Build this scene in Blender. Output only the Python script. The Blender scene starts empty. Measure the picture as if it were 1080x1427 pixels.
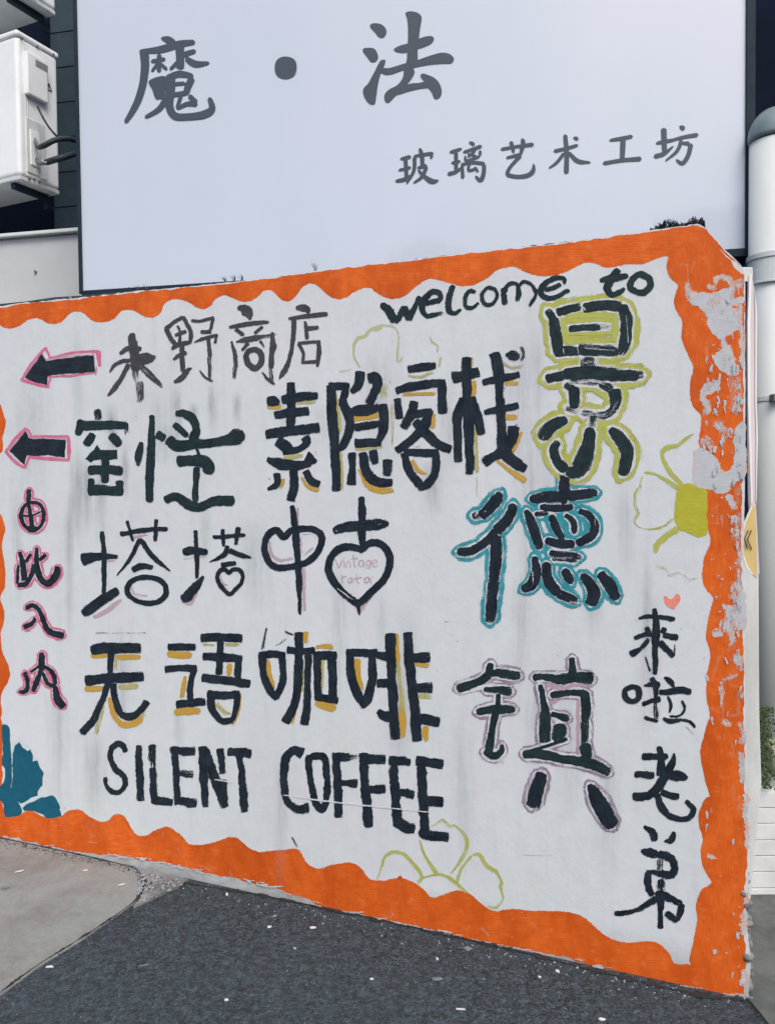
import bpy, bmesh, math, random
from mathutils import Vector, Matrix
from mathutils.geometry import tessellate_polygon
random.seed(7)
S = bpy.context.scene
# ------------------------------------------------------------------ camera
FPX = 1150.0
cd = bpy.data.cameras.new('camera'); cam = bpy.data.objects.new('camera', cd)
S.collection.objects.link(cam); S.camera = cam
cd.sensor_fit = 'VERTICAL'; cd.sensor_height = 24.0; cd.lens = 24.0*FPX/1427.0
cd.clip_start = 0.05; cd.clip_end = 400
CAM_R = Matrix.Rotation(math.radians(90-1.92), 3, 'X') @ Matrix.Rotation(-0.0095, 3, 'Z')
cam.matrix_world = Matrix.Translation((0, 0, 1.5)) @ CAM_R.to_4x4()
CO = Vector((0, 0, 1.5))
# ------------------------------------------------------------------ light
W = bpy.data.worlds.new('World'); S.world = W; W.use_nodes = True
wn = W.node_tree.nodes; wl = W.node_tree.links; wn.clear()
sky = wn.new('ShaderNodeTexSky'); sky.sky_type = 'NISHITA'; sky.sun_disc = False
SUN_EL, SUN_AZ = math.radians(50), math.radians(165)      # azimuth clockwise from +Y
sky.sun_elevation = SUN_EL; sky.sun_rotation = SUN_AZ
sky.air_density = 1.0; sky.dust_density = 4.0; sky.ozone_density = 1.0
bg = wn.new('ShaderNodeBackground'); bg.inputs[1].default_value = 0.14
wo = wn.new('ShaderNodeOutputWorld')
wl.new(sky.outputs[0], bg.inputs[0]); wl.new(bg.outputs[0], wo.inputs[0])
sd = bpy.data.lights.new('sun', 'SUN'); sd.energy = 1.15; sd.angle = math.radians(25)
sd.color = (1.0, 0.965, 0.92)
sun = bpy.data.objects.new('sun', sd); S.collection.objects.link(sun)
dirv = Vector((math.sin(SUN_AZ)*math.cos(SUN_EL), math.cos(SUN_AZ)*math.cos(SUN_EL), math.sin(SUN_EL)))
sun.rotation_euler = dirv.to_track_quat('Z', 'Y').to_euler(); sun.location = (0, -3, 8)
S.view_settings.view_transform = 'Standard'; S.view_settings.look = 'None'
S.view_settings.gamma = 1; S.view_settings.use_curve_mapping = False
S.view_settings.exposure = 0.55
S.render.engine = 'CYCLES'; S.cycles.transparent_max_bounces = 24

# ------------------------------------------------------------------ geometry helpers
def ray(px, py):
    return (CAM_R @ Vector(((px-540)/FPX, -(py-713.5)/FPX, -1.0))).normalized()
def on_ground(px, py, z=0.0):
    d = ray(px, py); return CO + d*((z-1.5)/d.z)
def at_depth(px, py, y):
    d = ray(px, py); return CO + d*(y/d.y)
class Frame:
    "vertical plane with local x along it, local y into it, local z up"
    def __init__(s, P, t):
        s.P = Vector((P.x, P.y, 0)); s.t = Vector((t.x, t.y, 0)).normalized()
        s.yv = Vector((-s.t.y, s.t.x, 0))
        if s.yv.y < 0: s.yv = -s.yv
        s.M = Matrix(((s.t.x, s.yv.x, 0, s.P.x), (s.t.y, s.yv.y, 0, s.P.y), (0, 0, 1, 0), (0, 0, 0, 1)))
    def loc(s, px, py):
        d = ray(px, py); k = (s.P-CO).dot(s.yv)/d.dot(s.yv); q = CO+d*k-s.P
        return q.dot(s.t), q.z
def link(o, parent=None):
    S.collection.objects.link(o)
    if parent: o.parent = parent
    return o
def tag(o, label=None, cat=None, group=None, kind=None):
    if label: o['label'] = label
    if cat: o['category'] = cat
    if group: o['group'] = group
    if kind: o['kind'] = kind
    return o
def empty(name, label, cat, M=None, group=None):
    o = bpy.data.objects.new(name, None); S.collection.objects.link(o)
    if M is not None: o.matrix_world = M
    return tag(o, label, cat, group)
def mk(name, verts, faces, mat, parent=None, smooth=False):
    me = bpy.data.meshes.new(name); me.from_pydata([tuple(v) for v in verts], [], faces); me.update()
    if mat: me.materials.append(mat)
    if smooth:
        for p in me.polygons: p.use_smooth = True
    return link(bpy.data.objects.new(name, me), parent)
class MB:
    def __init__(s): s.v = []; s.f = []
    def add(s, v, f):
        b = len(s.v); s.v += [tuple(x) for x in v]; s.f += [tuple(i+b for i in q) for q in f]
    def box(s, x0, x1, y0, y1, z0, z1, M=None):
        v = [Vector((x, y, z)) for x in (x0, x1) for y in (y0, y1) for z in (z0, z1)]
        if M is not None: v = [M @ q for q in v]
        s.add(v, [(0,1,3,2),(4,6,7,5),(0,4,5,1),(2,3,7,6),(0,2,6,4),(1,5,7,3)])
    def tube(s, pts, r, n=10, caps=True):
        pts = [Vector(p) for p in pts]; rings = []; up = Vector((0.13, 0.21, 1)).normalized()
        for i, p in enumerate(pts):
            d = (pts[min(i+1, len(pts)-1)]-pts[max(i-1, 0)]).normalized()
            a = d.cross(up if abs(d.dot(up)) < .95 else Vector((1, 0, 0))).normalized(); b = d.cross(a)
            rr = r[i] if isinstance(r, (list, tuple)) else r
            rings.append([p+(a*math.cos(2*math.pi*k/n)+b*math.sin(2*math.pi*k/n))*rr for k in range(n)])
        v = [q for rg in rings for q in rg]; f = []
        for i in range(len(pts)-1):
            for k in range(n): f.append((i*n+k, i*n+(k+1) % n, (i+1)*n+(k+1) % n, (i+1)*n+k))
        if caps: f.append(tuple(range(n))); f.append(tuple((len(pts)-1)*n+k for k in reversed(range(n))))
        s.add(v, f)
    def prism(s, poly, fn, d0, d1):
        "poly: list of 2D points; fn(p, d) -> 3D; a solid between offsets d0 and d1"
        n = len(poly); v = [fn(p, d0) for p in poly]+[fn(p, d1) for p in poly]
        tri = tessellate_polygon([[Vector((p[0], p[1], 0)) for p in poly]])
        f = [tuple(t) for t in tri]+[tuple(n+i for i in reversed(t)) for t in tri]
        f += [(i, (i+1) % n, n+(i+1) % n, n+i) for i in range(n)]
        s.add(v, f)
    def build(s, name, mat, parent=None, smooth=False, bevel=0, seg=2):
        o = mk(name, s.v, s.f, mat, parent, smooth)
        bm = bmesh.new(); bm.from_mesh(o.data); bmesh.ops.recalc_face_normals(bm, faces=bm.faces); bm.to_mesh(o.data); bm.free()
        if bevel:
            b = o.modifiers.new('bevel', 'BEVEL'); b.width = bevel; b.segments = seg; b.limit_method = 'ANGLE'; b.angle_limit = math.radians(40)
        return o
def spline(p, closed=False, step=2.2):
    "centripetal Catmull-Rom through tuples of any size, resampled about every step px"
    n = len(p); out = []
    if n == 2 and not closed:
        L = math.hypot(p[1][0]-p[0][0], p[1][1]-p[0][1]); k = max(2, int(L/step))
        return [tuple(a+(b-a)*i/k for a, b in zip(p[0], p[1])) for i in range(k+1)]
    for i in range(n if closed else n-1):
        P1, P2 = p[i], p[(i+1) % n]
        P0 = p[i-1] if (closed or i > 0) else tuple(2*a-b for a, b in zip(P1, P2))
        P3 = p[(i+2) % n] if (closed or i+2 < n) else tuple(2*b-a for a, b in zip(P1, P2))
        d = lambda A, B: max(1e-3, math.hypot(A[0]-B[0], A[1]-B[1]))**.5
        t0 = 0; t1 = t0+d(P0, P1); t2 = t1+d(P1, P2); t3 = t2+d(P2, P3)
        k = max(2, int(math.hypot(P2[0]-P1[0], P2[1]-P1[1])/step))
        for j in range(k):
            t = t1+(t2-t1)*j/k
            L = lambda A, B, ta, tb: tuple(a*(tb-t)/(tb-ta)+b*(t-ta)/(tb-ta) for a, b in zip(A, B))
            A1 = L(P0, P1, t0, t1); A2 = L(P1, P2, t1, t2); A3 = L(P2, P3, t2, t3)
            B1 = L(A1, A2, t0, t2); B2 = L(A2, A3, t1, t3); out.append(L(B1, B2, t1, t2))
    if not closed: out.append(tuple(p[-1]))
    return out
def jit(n, amp, rnd, period=5):
    "smooth random sequence"
    k = [rnd.uniform(-1, 1) for _ in range(n//period+4)]; o = []
    for i in range(n):
        a = i/period; j = int(a); t = a-j; t = t*t*(3-2*t); o.append(amp*(k[j]*(1-t)+k[j+1]*t))
    return o

# ------------------------------------------------------------------ materials
def mat(name):
    m = bpy.data.materials.new(name); m.use_nodes = True; nt = m.node_tree
    return m, nt, nt.nodes['Principled BSDF'], nt.nodes['Material Output']
def N(nt, typ, **kw):
    n = nt.nodes.new(typ)
    for k, v in kw.items():
        if k == 'inp':
            for a, b in v.items(): n.inputs[a].default_value = b
        else: setattr(n, k, v)
    return n
def mapped(nt, src, scale):
    mp = N(nt, 'ShaderNodeMapping'); mp.inputs['Scale'].default_value = scale; nt.links.new(src, mp.inputs['Vector']); return mp.outputs[0]
def noise(nt, vec, scale, detail=4, rough=.6, dist=0):
    n = N(nt, 'ShaderNodeTexNoise', inp={'Scale': scale, 'Detail': detail, 'Roughness': rough, 'Distortion': dist})
    nt.links.new(vec, n.inputs['Vector']); return n.outputs['Fac']
def ramp(nt, fac, stops):
    r = N(nt, 'ShaderNodeValToRGB'); e = r.color_ramp.elements
    while len(e) < len(stops): e.new(.5)
    for i, (p, c) in enumerate(stops):
        e[i].position = p; e[i].color = (c, c, c, 1) if isinstance(c, (int, float)) else tuple(c)+(1,)
    nt.links.new(fac, r.inputs[0]); return r.outputs[0]
def math_(nt, op, a, b=None, c=None, clamp=False):
    n = N(nt, 'ShaderNodeMath', operation=op, use_clamp=clamp)
    for i, x in enumerate((a, b, c)):
        if x is None: continue
        if isinstance(x, (int, float)): n.inputs[i].default_value = x
        else: nt.links.new(x, n.inputs[i])
    return n.outputs[0]
def mixc(nt, fac, a, b, mode='MIX'):
    n = N(nt, 'ShaderNodeMix', data_type='RGBA', blend_type=mode)
    for i, x in ((0, fac), (6, a), (7, b)):
        if isinstance(x, (int, float)): n.inputs[i].default_value = x
        elif isinstance(x, tuple): n.inputs[i].default_value = x+(1,) if len(x) == 3 else x
        else: nt.links.new(x, n.inputs[i])
    return n.outputs[2]
def bump(nt, h, strength, dist, prev=None):
    b = N(nt, 'ShaderNodeBump', inp={'Strength': strength, 'Distance': dist}); nt.links.new(h, b.inputs['Height'])
    if prev is not None: nt.links.new(prev, b.inputs['Normal'])
    return b.outputs[0]
def srgb(r, g, b):
    f = lambda c: ((c/255+.055)/1.055)**2.4 if c > 10 else c/255/12.92
    return (f(r), f(g), f(b))
def wall_relief(nt, ob):
    h = math_(nt, 'ADD', math_(nt, 'MULTIPLY', noise(nt, ob, 55, 6, .65), .5), math_(nt, 'MULTIPLY', noise(nt, mapped(nt, ob, (1, 1, .45)), 7, 3, .5), 1.6))
    return bump(nt, h, .32, .006)
def plaster(name, base, dirt, streak=True):
    m, nt, P, O = mat(name); tc = N(nt, 'ShaderNodeTexCoord'); ob = tc.outputs['Object']
    big = ramp(nt, noise(nt, ob, 1.7, 5, .6), [(.35, 0), (.7, 1)])
    blk = ramp(nt, noise(nt, mapped(nt, ob, (1.3, 1, 1)), 3.1, 2, .4, .8), [(.44, 0), (.56, 1)])
    c = mixc(nt, math_(nt, 'MULTIPLY', big, .38), base, tuple(x*.80 for x in base))
    c = mixc(nt, math_(nt, 'MULTIPLY', blk, .5), c, (base[0]*.95, base[1]*1.0, base[2]*.955))
    st = ramp(nt, noise(nt, mapped(nt, ob, (9, 9, .8)), 2.2, 5, .7), [(.52, 0), (.78, 1)])
    c = mixc(nt, math_(nt, 'MULTIPLY', st, .2), c, dirt)
    warm = ramp(nt, noise(nt, mapped(nt, ob, (1, 1, .6)), 4.3, 4, .6), [(.55, 0), (.75, 1)])
    c = mixc(nt, math_(nt, 'MULTIPLY', warm, .35), c, (base[0]*.93, base[1]*.98, base[2]*.90))
    sp = ramp(nt, noise(nt, ob, 130, 3, .7), [(.70, 0), (.74, 1)])
    c = mixc(nt, math_(nt, 'MULTIPLY', sp, .35), c, dirt)
    sx = N(nt, 'ShaderNodeSeparateXYZ'); nt.links.new(ob, sx.inputs[0])
    low = math_(nt, 'SUBTRACT', 1.0, math_(nt, 'MULTIPLY', sx.outputs['Z'], 7.0), clamp=True)
    low = math_(nt, 'MULTIPLY', low, ramp(nt, noise(nt, mapped(nt, ob, (1, 1, 2)), 9, 6, .75), [(.3, .35), (.62, 1)]))
    c = mixc(nt, math_(nt, 'MULTIPLY', low, .8), c, (.20, .20, .19))
    fine = ramp(nt, noise(nt, ob, 22, 5, .6), [(.3, .95), (.7, 1.02)])
    c = mixc(nt, 1, c, fine, 'MULTIPLY')
    nt.links.new(c, P.inputs['Base Color']); P.inputs['Roughness'].default_value = .75
    nt.links.new(wall_relief(nt, ob), P.inputs['Normal']); return m
def paint(name, col, col2, rough=.5, amax=1.0, soft=False, cover=0.0, relief=True, spec=.4, col3=None, broken=0):
    "brushed paint: bristle streaks along the stroke, broken dry edges"
    m, nt, P, O = mat(name); tc = N(nt, 'ShaderNodeTexCoord'); ob = tc.outputs['Object']; uv = tc.outputs['UV']
    vn = N(nt, 'ShaderNodeAttribute', attribute_name='vn').outputs['Fac']
    dry = N(nt, 'ShaderNodeAttribute', attribute_name='dry').outputs['Fac']
    s1 = noise(nt, mapped(nt, uv, (16, 260, 1)), 1, 4, .65)
    s2 = noise(nt, ob, 24, 4, .6)
    f = ramp(nt, math_(nt, 'ADD', math_(nt, 'MULTIPLY', s1, .6), math_(nt, 'MULTIPLY', s2, .4)), [(.38, 0), (.64, 1)])
    c = mixc(nt, f, col, col2)
    if col3:
        c = mixc(nt, ramp(nt, noise(nt, mapped(nt, ob, (1, 1, .45)), 5.5, 6, .65, .6), [(.42, 0), (.68, 1)]), c, col3)
        c = mixc(nt, ramp(nt, noise(nt, mapped(nt, ob, (.5, 1, 1)), 40, 5, .75), [(.56, 0), (.70, .38)]), c, (.80, .30, .12))
    nt.links.new(c, P.inputs['Base Color']); P.inputs['Roughness'].default_value = rough
    P.inputs['Specular IOR Level'].default_value = spec
    if relief:
        nb = wall_relief(nt, ob); nb = bump(nt, s1, .35, .0015, nb); nt.links.new(nb, P.inputs['Normal'])
    av = math_(nt, 'ABSOLUTE', vn)
    if soft:
        a = math_(nt, 'MULTIPLY', math_(nt, 'MULTIPLY', ramp(nt, av, [(0, 1), (1, 0)]), amax), math_(nt, 'SUBTRACT', 1.0, dry))
        a = math_(nt, 'MULTIPLY', a, ramp(nt, noise(nt, mapped(nt, uv, (4, 60, 1)), 1, 5, .7), [(.3, .1), (.65, 1)]))
    else:
        n3 = math_(nt, 'ADD', math_(nt, 'MULTIPLY', noise(nt, mapped(nt, uv, (38, 330, 1)), 1, 5, .7), .55), math_(nt, 'MULTIPLY', noise(nt, ob, 210, 5, .8), .45))
        e = math_(nt, 'MULTIPLY', math_(nt, 'POWER', av, 5), .33)
        v = math_(nt, 'SUBTRACT', math_(nt, 'SUBTRACT', n3, math_(nt, 'MULTIPLY', dry, .55)), e)
        v = math_(nt, 'ADD', v, math_(nt, 'MULTIPLY', math_(nt, 'SUBTRACT', noise(nt, mapped(nt, uv, (9, 420, 1)), 1, 3, .6), .5), .85 if relief else 0))
        if broken: v = math_(nt, 'ADD', v, math_(nt, 'MULTIPLY', math_(nt, 'SUBTRACT', noise(nt, ob, 42, 6, .7), .5), broken))
        a = ramp(nt, math_(nt, 'ADD', v, cover), [(.215, 0), (.26, 1)])
        if amax < 1: a = math_(nt, 'MULTIPLY', a, amax)
    nt.links.new(a, P.inputs['Alpha']); return m
def simple(name, col, rough=.6, var=.15, scale=8, metal=0, bumps=.0, bscale=80, coat=0, stretch=(1, 1, 1), spec=.5):
    m, nt, P, O = mat(name); tc = N(nt, 'ShaderNodeTexCoord'); ob = mapped(nt, tc.outputs['Object'], stretch)
    f = ramp(nt, noise(nt, ob, scale, 6, .65), [(.3, 0), (.7, 1)])
    c = mixc(nt, f, tuple(x*(1-var) for x in col), tuple(min(1, x*(1+var)) for x in col))
    nt.links.new(c, P.inputs['Base Color']); P.inputs['Roughness'].default_value = rough; P.inputs['Metallic'].default_value = metal; P.inputs['Specular IOR Level'].default_value = spec
    if coat: P.inputs['Coat Weight'].default_value = coat; P.inputs['Coat Roughness'].default_value = .05
    if bumps: nt.links.new(bump(nt, noise(nt, ob, bscale, 6, .7), bumps, .004), P.inputs['Normal'])
    return m
BLACK = (.0045, .0085, .017)
M = {}
M['plaster'] = plaster('painted_plaster', (.63, .66, .693), (.38, .40, .41))
M['peel'] = paint('bare_plaster', (.54, .57, .61), (.44, .46, .48), .8, cover=.0, spec=.2, broken=.9)
M['orange'] = paint('orange_paint', (.61, .090, .008), (.76, .165, .024), .6, cover=.06, spec=.2, col3=(.50, .076, .006))
M['old'] = paint('older_paint_layer', (.70, .34, .22), (.66, .50, .42), .7, cover=.02, spec=.2, broken=.7)
M['smear'] = paint('pale_orange_smear', (.74, .30, .14), (.66, .40, .28), .6, amax=.6)
M['black'] = paint('black_paint', BLACK, (.024, .036, .050), .5, cover=.06, spec=.22)
M['grey'] = paint('thin_grey_black_paint', (.040, .040, .050), (.075, .072, .082), .6, cover=.03, spec=.2)
M['green_black'] = paint('green_black_paint', (.005, .013, .018), (.024, .046, .050), .5, cover=.05, spec=.22)
M['yellow'] = paint('mustard_paint', (.52, .285, .018), (.48, .33, .08), .5, cover=.0)
M['olive'] = paint('olive_yellow_paint', (.36, .33, .10), (.50, .48, .22), .5, cover=-.03)
M['lime'] = paint('lime_paint', (.38, .40, .05), (.46, .49, .15), .5, cover=.0)
M['palelime'] = paint('washed_lime_paint', (.48, .52, .22), (.54, .58, .36), .6, amax=.75, cover=.0)
M['lime_fill'] = paint('lime_flower_paint', (.38, .37, .018), (.48, .46, .05), .5, cover=.08)
M['teal'] = paint('teal_paint', (.012, .22, .27), (.05, .34, .40), .45, cover=.02)
M['petrol'] = paint('petrol_blue_paint', (.006, .085, .145), (.012, .12, .19), .5, cover=.1, spec=.2)
M['pink'] = paint('pink_paint', (.58, .09, .20), (.66, .22, .33), .5, cover=.0)
M['rose'] = paint('pale_rose_paint', (.58, .42, .47), (.52, .36, .42), .6, amax=.75, cover=-.02)
M['mauve'] = paint('mauve_paint', (.20, .15, .22), (.36, .27, .36), .5, cover=-.01)
M['white'] = paint('white_paint', (.66, .68, .71), (.58, .60, .64), .5, cover=.0)
M['paleteal'] = paint('pale_teal_wash', (.50, .64, .67), (.60, .68, .71), .5, cover=.0)
M['salmon'] = paint('salmon_paint', (.75, .20, .17), (.78, .34, .20), .5, cover=.06)
M['stain'] = paint('grey_run_stain', (.22, .24, .26), (.28, .30, .32), .8, amax=.42, soft=True, spec=.2)
M['lightstain'] = paint('pale_run_stain', (.38, .40, .43), (.46, .47, .48), .8, amax=.28, soft=True, spec=.2)
M['vinyl'] = paint('slate_vinyl_lettering', (.046, .064, .084), (.052, .072, .092), .35, cover=.6, relief=False)

CAP = .20; WIDE = 1.10; HK = .42
# ------------------------------------------------------------------ strokes
RN = random.Random(11)
class Sheet:
    "collects flat paint strokes lying on a frame; each stroke a hair above the one before"
    def __init__(s, frame, base): s.fr = frame; s.h = base*HK; s.v = []; s.f = []; s.uv = []; s.vn = []; s.dry = []; s.ragged = True; s.cap = CAP; s.wide = WIDE
    def vert(s, px, py, h, uv, vn, dry):
        u, z = s.fr.loc(px, py); s.v.append((u, -h, z)); s.uv.append(uv); s.vn.append(vn); s.dry.append(dry)
    def ribbon(s, pts, dry=.1, closed=False, rough=1.0, grow=0.0):
        q = spline(pts, closed)
        if grow and not closed:
            a, b = q[0], q[min(3, len(q)-1)]; L = math.hypot(a[0]-b[0], a[1]-b[1]) or 1
            q.insert(0, (a[0]+(a[0]-b[0])/L*grow/2, a[1]+(a[1]-b[1])/L*grow/2, a[2]))
            a, b = q[-1], q[-min(4, len(q))]; L = math.hypot(a[0]-b[0], a[1]-b[1]) or 1
            q.append((a[0]+(a[0]-b[0])/L*grow/2, a[1]+(a[1]-b[1])/L*grow/2, a[2]))
            q = spline(q, False, 3) if len(q) < 6 else q
        if not closed and s.ragged and len(q) > 3:
            for e0, e1, at in ((0, 2, 0), (-1, -3, len(q))):
                a, b = q[e0], q[e1]; L = math.hypot(a[0]-b[0], a[1]-b[1]) or 1; g = a[2]*.05+.4
                q.insert(at if at == 0 else len(q), (a[0]+(a[0]-b[0])/L*g, a[1]+(a[1]-b[1])/L*g, a[2]))
        n = len(q); D = [0]
        for i in range(1, n): D.append(D[-1]+math.hypot(q[i][0]-q[i-1][0], q[i][1]-q[i-1][1]))
        T = D[-1]; wm = sum(a[2] for a in q)/n+grow
        amp = (.035*wm+.35)*rough
        jl = [a+b for a, b in zip(jit(n, amp, RN, 5), jit(n, (.35+.012*wm)*rough, RN, 1))]; jr = [a+b for a, b in zip(jit(n, amp, RN, 5), jit(n, (.35+.012*wm)*rough, RN, 1))]
        b0 = len(s.v); seed = RN.uniform(0, 50)
        for i in range(n):
            a = q[(i-1) % n] if closed else q[max(i-1, 0)]; b = q[(i+1) % n] if closed else q[min(i+1, n-1)]
            dx, dy = b[0]-a[0], b[1]-a[1]; L = math.hypot(dx, dy) or 1; nx, ny = -dy/L, dx/L
            w = (q[i][2]*(s.wide if s.ragged else 1)+grow)/2
            if not closed:
                r = min(s.cap*2*w if not grow else w, T/2.01); e = min(D[i], T-D[i])
                if e < r: w *= max(.0, 1-((r-e)/r)**2)**.5*.8+.2*min(1, .35+e/r) if not grow else max(.03, 1-((r-e)/r)**2)**.5
            hh = s.h+.00001*i/n
            m = .0024
            tail = max(0, 1-(T-D[i])/(wm*.9))*.22+max(0, 1-D[i]/(wm*.35))*.10 if (s.ragged and not closed) else 0
            if dry == 0 and s.ragged: tail = min(1, max(0, 1-D[i]/(.3*T))+max(0, 1-(T-D[i])/(.5*T)))
            s.vert(q[i][0]+nx*(w+jl[i]), q[i][1]+ny*(w+jl[i]), hh, (seed+D[i]*m, seed+w*m), 1, dry+tail)
            s.vert(q[i][0]-nx*(w+jr[i]), q[i][1]-ny*(w+jr[i]), hh, (seed+D[i]*m, seed-w*m), -1, dry+tail)
        for i in range(n if closed else n-1):
            j = (i+1) % n; s.f.append((b0+2*i, b0+2*i+1, b0+2*j+1, b0+2*j))
        s.h += .00002
    def fill(s, poly, smooth=True, dry=.0, rough=1.0, step=3, swap=False):
        q = spline([tuple(p[:2]) for p in poly], True, step) if smooth else []
        if not smooth:
            for i in range(len(poly)):
                a, b = poly[i], poly[(i+1) % len(poly)]; k = max(1, int(math.hypot(a[0]-b[0], a[1]-b[1])/step))
                q += [(a[0]+(b[0]-a[0])*j/k, a[1]+(b[1]-a[1])*j/k) for j in range(k)]
        n = len(q); jx = jit(n, .9*rough, RN, 3); jy = jit(n, .9*rough, RN, 3)
        q = [(a[0]+x+RN.uniform(-.4, .4)*rough, a[1]+y+RN.uniform(-.4, .4)*rough) for a, x, y in zip(q, jx, jy)]
        b0 = len(s.v); seed = RN.uniform(0, 50)
        for a in q: s.vert(a[0], a[1], s.h, (seed+a[1]*.0024, seed+a[0]*.0024) if swap else (seed+a[0]*.0024, seed+a[1]*.0024), 0, dry)
        for t in tessellate_polygon([[Vector((a[0], a[1], 0)) for a in q]]): s.f.append(tuple(b0+i for i in t))
        s.h += .00002
    def draw(s, tile, spec, rough=1.0, grow=0.0, off=(0, 0), dry0=.1):
        x0, y0, k = tile; dry = dry0; tok = spec.split(); kind = ''; cw = 0
        while tok and tok[0][0] in 'DCFP':
            if tok[0][0] == 'D': dry = float(tok[0][1:])
            elif tok[0][0] == 'C': kind = 'C'; cw = float(tok[0][1:])
            else: kind = tok[0][0]
            tok = tok[1:]
        pts = [tuple(float(c) for c in t.split(',')) for t in tok]
        pts = [(x0+p[0]/k+off[0], y0+p[1]/k+off[1])+((p[2]/k,) if len(p) > 2 else ()) for p in pts]
        if kind == 'C': s.ribbon([p[:2]+(cw/k if len(p) < 3 else p[2],) for p in pts], dry, True, rough, grow/k)
        elif kind in ('F', 'P') and kind: s.fill(pts, kind == 'F', dry, rough)
        else: s.ribbon(pts, dry, False, rough, grow/k)
    def build(s, name, material, parent):
        me = bpy.data.meshes.new(name); me.from_pydata(s.v, [], s.f); me.materials.append(material)
        uvl = me.uv_layers.new(name='UVMap')
        for lp in me.loops: uvl.data[lp.index].uv = s.uv[lp.vertex_index]
        for nm, data in (('vn', s.vn), ('dry', s.dry)):
            a = me.attributes.new(nm, 'FLOAT', 'POINT'); a.data.foreach_set('value', data)
        me.update(); return link(bpy.data.objects.new(name, me), parent)
# ------------------------------------------------------------------ frames of the place
P = on_ground(1037, 1391); Q = on_ground(0, 1168)
WF = Frame(P, P-Q)                                     # painted wall
SP = at_depth(1048, 200, 3.10); a12 = math.radians(12)
SF = Frame(SP, Vector((math.cos(a12), -math.sin(a12), 0)))   # sign board
def wpt(px, py, d=0.0):
    u, z = WF.loc(px, py); return (u, d, z)

# ------------------------------------------------------------------ ground
def asphalt():
    m, nt, P_, O = mat('asphalt'); ob = N(nt, 'ShaderNodeTexCoord').outputs['Object']
    vor = N(nt, 'ShaderNodeTexVoronoi', inp={'Scale': 130.0}); nt.links.new(ob, vor.inputs['Vector'])
    g = ramp(nt, vor.outputs['Color'], [(.2, .014), (.95, .125)])
    c = mixc(nt, 1, g, (.60, .86, 1.05), 'MULTIPLY')
    c = mixc(nt, ramp(nt, noise(nt, ob, 1.6, 5, .6), [(.35, 0), (.7, .5)]), c, (.052, .070, .084))
    dk = ramp(nt, noise(nt, ob, 30, 6, .75), [(.38, .42), (.6, 1.2)])
    c = mixc(nt, 1, c, dk, 'MULTIPLY')
    sp = ramp(nt, noise(nt, ob, 150, 2, .7), [(.70, 0), (.76, .5)])
    c = mixc(nt, sp, c, (.26, .29, .32))
    nt.links.new(c, P_.inputs['Base Color']); P_.inputs['Roughness'].default_value = .8
    h = math_(nt, 'ADD', noise(nt, ob, 170, 4, .7), math_(nt, 'MULTIPLY', vor.outputs['Distance'], -.8))
    nt.links.new(bump(nt, noise(nt, ob, 12, 4, .6), .5, .02, bump(nt, h, .9, .006)), P_.inputs['Normal']); return m
def concrete(name, a, b, c3):
    m, nt, P_, O = mat(name); ob = N(nt, 'ShaderNodeTexCoord').outputs['Object']
    c = mixc(nt, ramp(nt, noise(nt, ob, 1.9, 5, .6), [(.35, 0), (.65, 1)]), a, b)
    c = mixc(nt, ramp(nt, noise(nt, ob, 4.5, 6, .7), [(.45, 0), (.68, .85)]), c, c3)
    c = mixc(nt, 1, c, ramp(nt, noise(nt, ob, 60, 6, .75), [(.3, .82), (.7, 1.1)]), 'MULTIPLY')
    nt.links.new(c, P_.inputs['Base Color']); P_.inputs['Roughness'].default_value = .75
    nt.links.new(bump(nt, noise(nt, ob, 90, 6, .75), .6, .004), P_.inputs['Normal']); return m
M['asphalt'] = asphalt()
M['concrete'] = concrete('pad_concrete', (.215, .238, .228), (.255, .26, .248), (.175, .158, .145))
M['greyconc'] = concrete('grey_concrete', (.075, .085, .08), (.15, .16, .15), (.03, .035, .035))
M['mortar'] = concrete('pale_mortar', (.24, .26, .26), (.17, .18, .18), (.09, .095, .095))
tag(mk('road', [(-60, -60, 0), (60, -60, 0), (60, 60, 0), (-60, 60, 0)], [(0, 1, 2, 3)], M['asphalt']), kind='structure')
# asphalt surface that creeps up to the wall: real relief near the camera
def sheet_solid(name, pxs, z0, z1, m, smooth=True, jz=0):
    r = random.Random(5); q = spline([p for p in pxs], True, 9) if smooth else pxs
    pts = [on_ground(p[0]+r.uniform(-1, 1), p[1]+r.uniform(-.7, .7), z1) for p in q]
    mb = MB(); mb.prism([(p.x, p.y) for p in pts], lambda p, d: (p[0], p[1], d), z0, z1)
    return mb.build(name, m)
tag(sheet_solid('concrete_pad', [(-20, 1401), (50, 1349), (117, 1307), (160, 1278), (187, 1258), (199, 1243), (202, 1228), (186, 1206), (100, 1178), (0, 1157), (-200, 1110), (-700, 1200), (-600, 1500), (-200, 1520)], -.05, .006, M['concrete'], False), kind='structure')
def band(name, px, w, z0, z1, m):
    r = random.Random(8); q = spline(px, False, 3); A = []; B = []
    for i, p in enumerate(q):
        a, b = on_ground(*q[max(i-1, 0)]), on_ground(*q[min(i+1, len(q)-1)]); d = (b-a).normalized(); nrm = Vector((-d.y, d.x, 0)); c = on_ground(*p)
        k = .5+.5*math.sin(i*.37+2*math.sin(i*.11)); A.append(c+nrm*w*r.uniform(.05, .7)*k); B.append(c-nrm*w*r.uniform(.05, .6)*k)
    pts = A+B[::-1]; mb = MB(); mb.prism([(p.x, p.y) for p in pts], lambda p, d: (p[0], p[1], d), z0, z1); return mb.build(name, m)
M['tar'] = simple('dark_joint_filler', (.016, .018, .02), .9, .4, 60, bumps=.6)  # near-black colour for the shade inside ground joints and cracks
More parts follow.
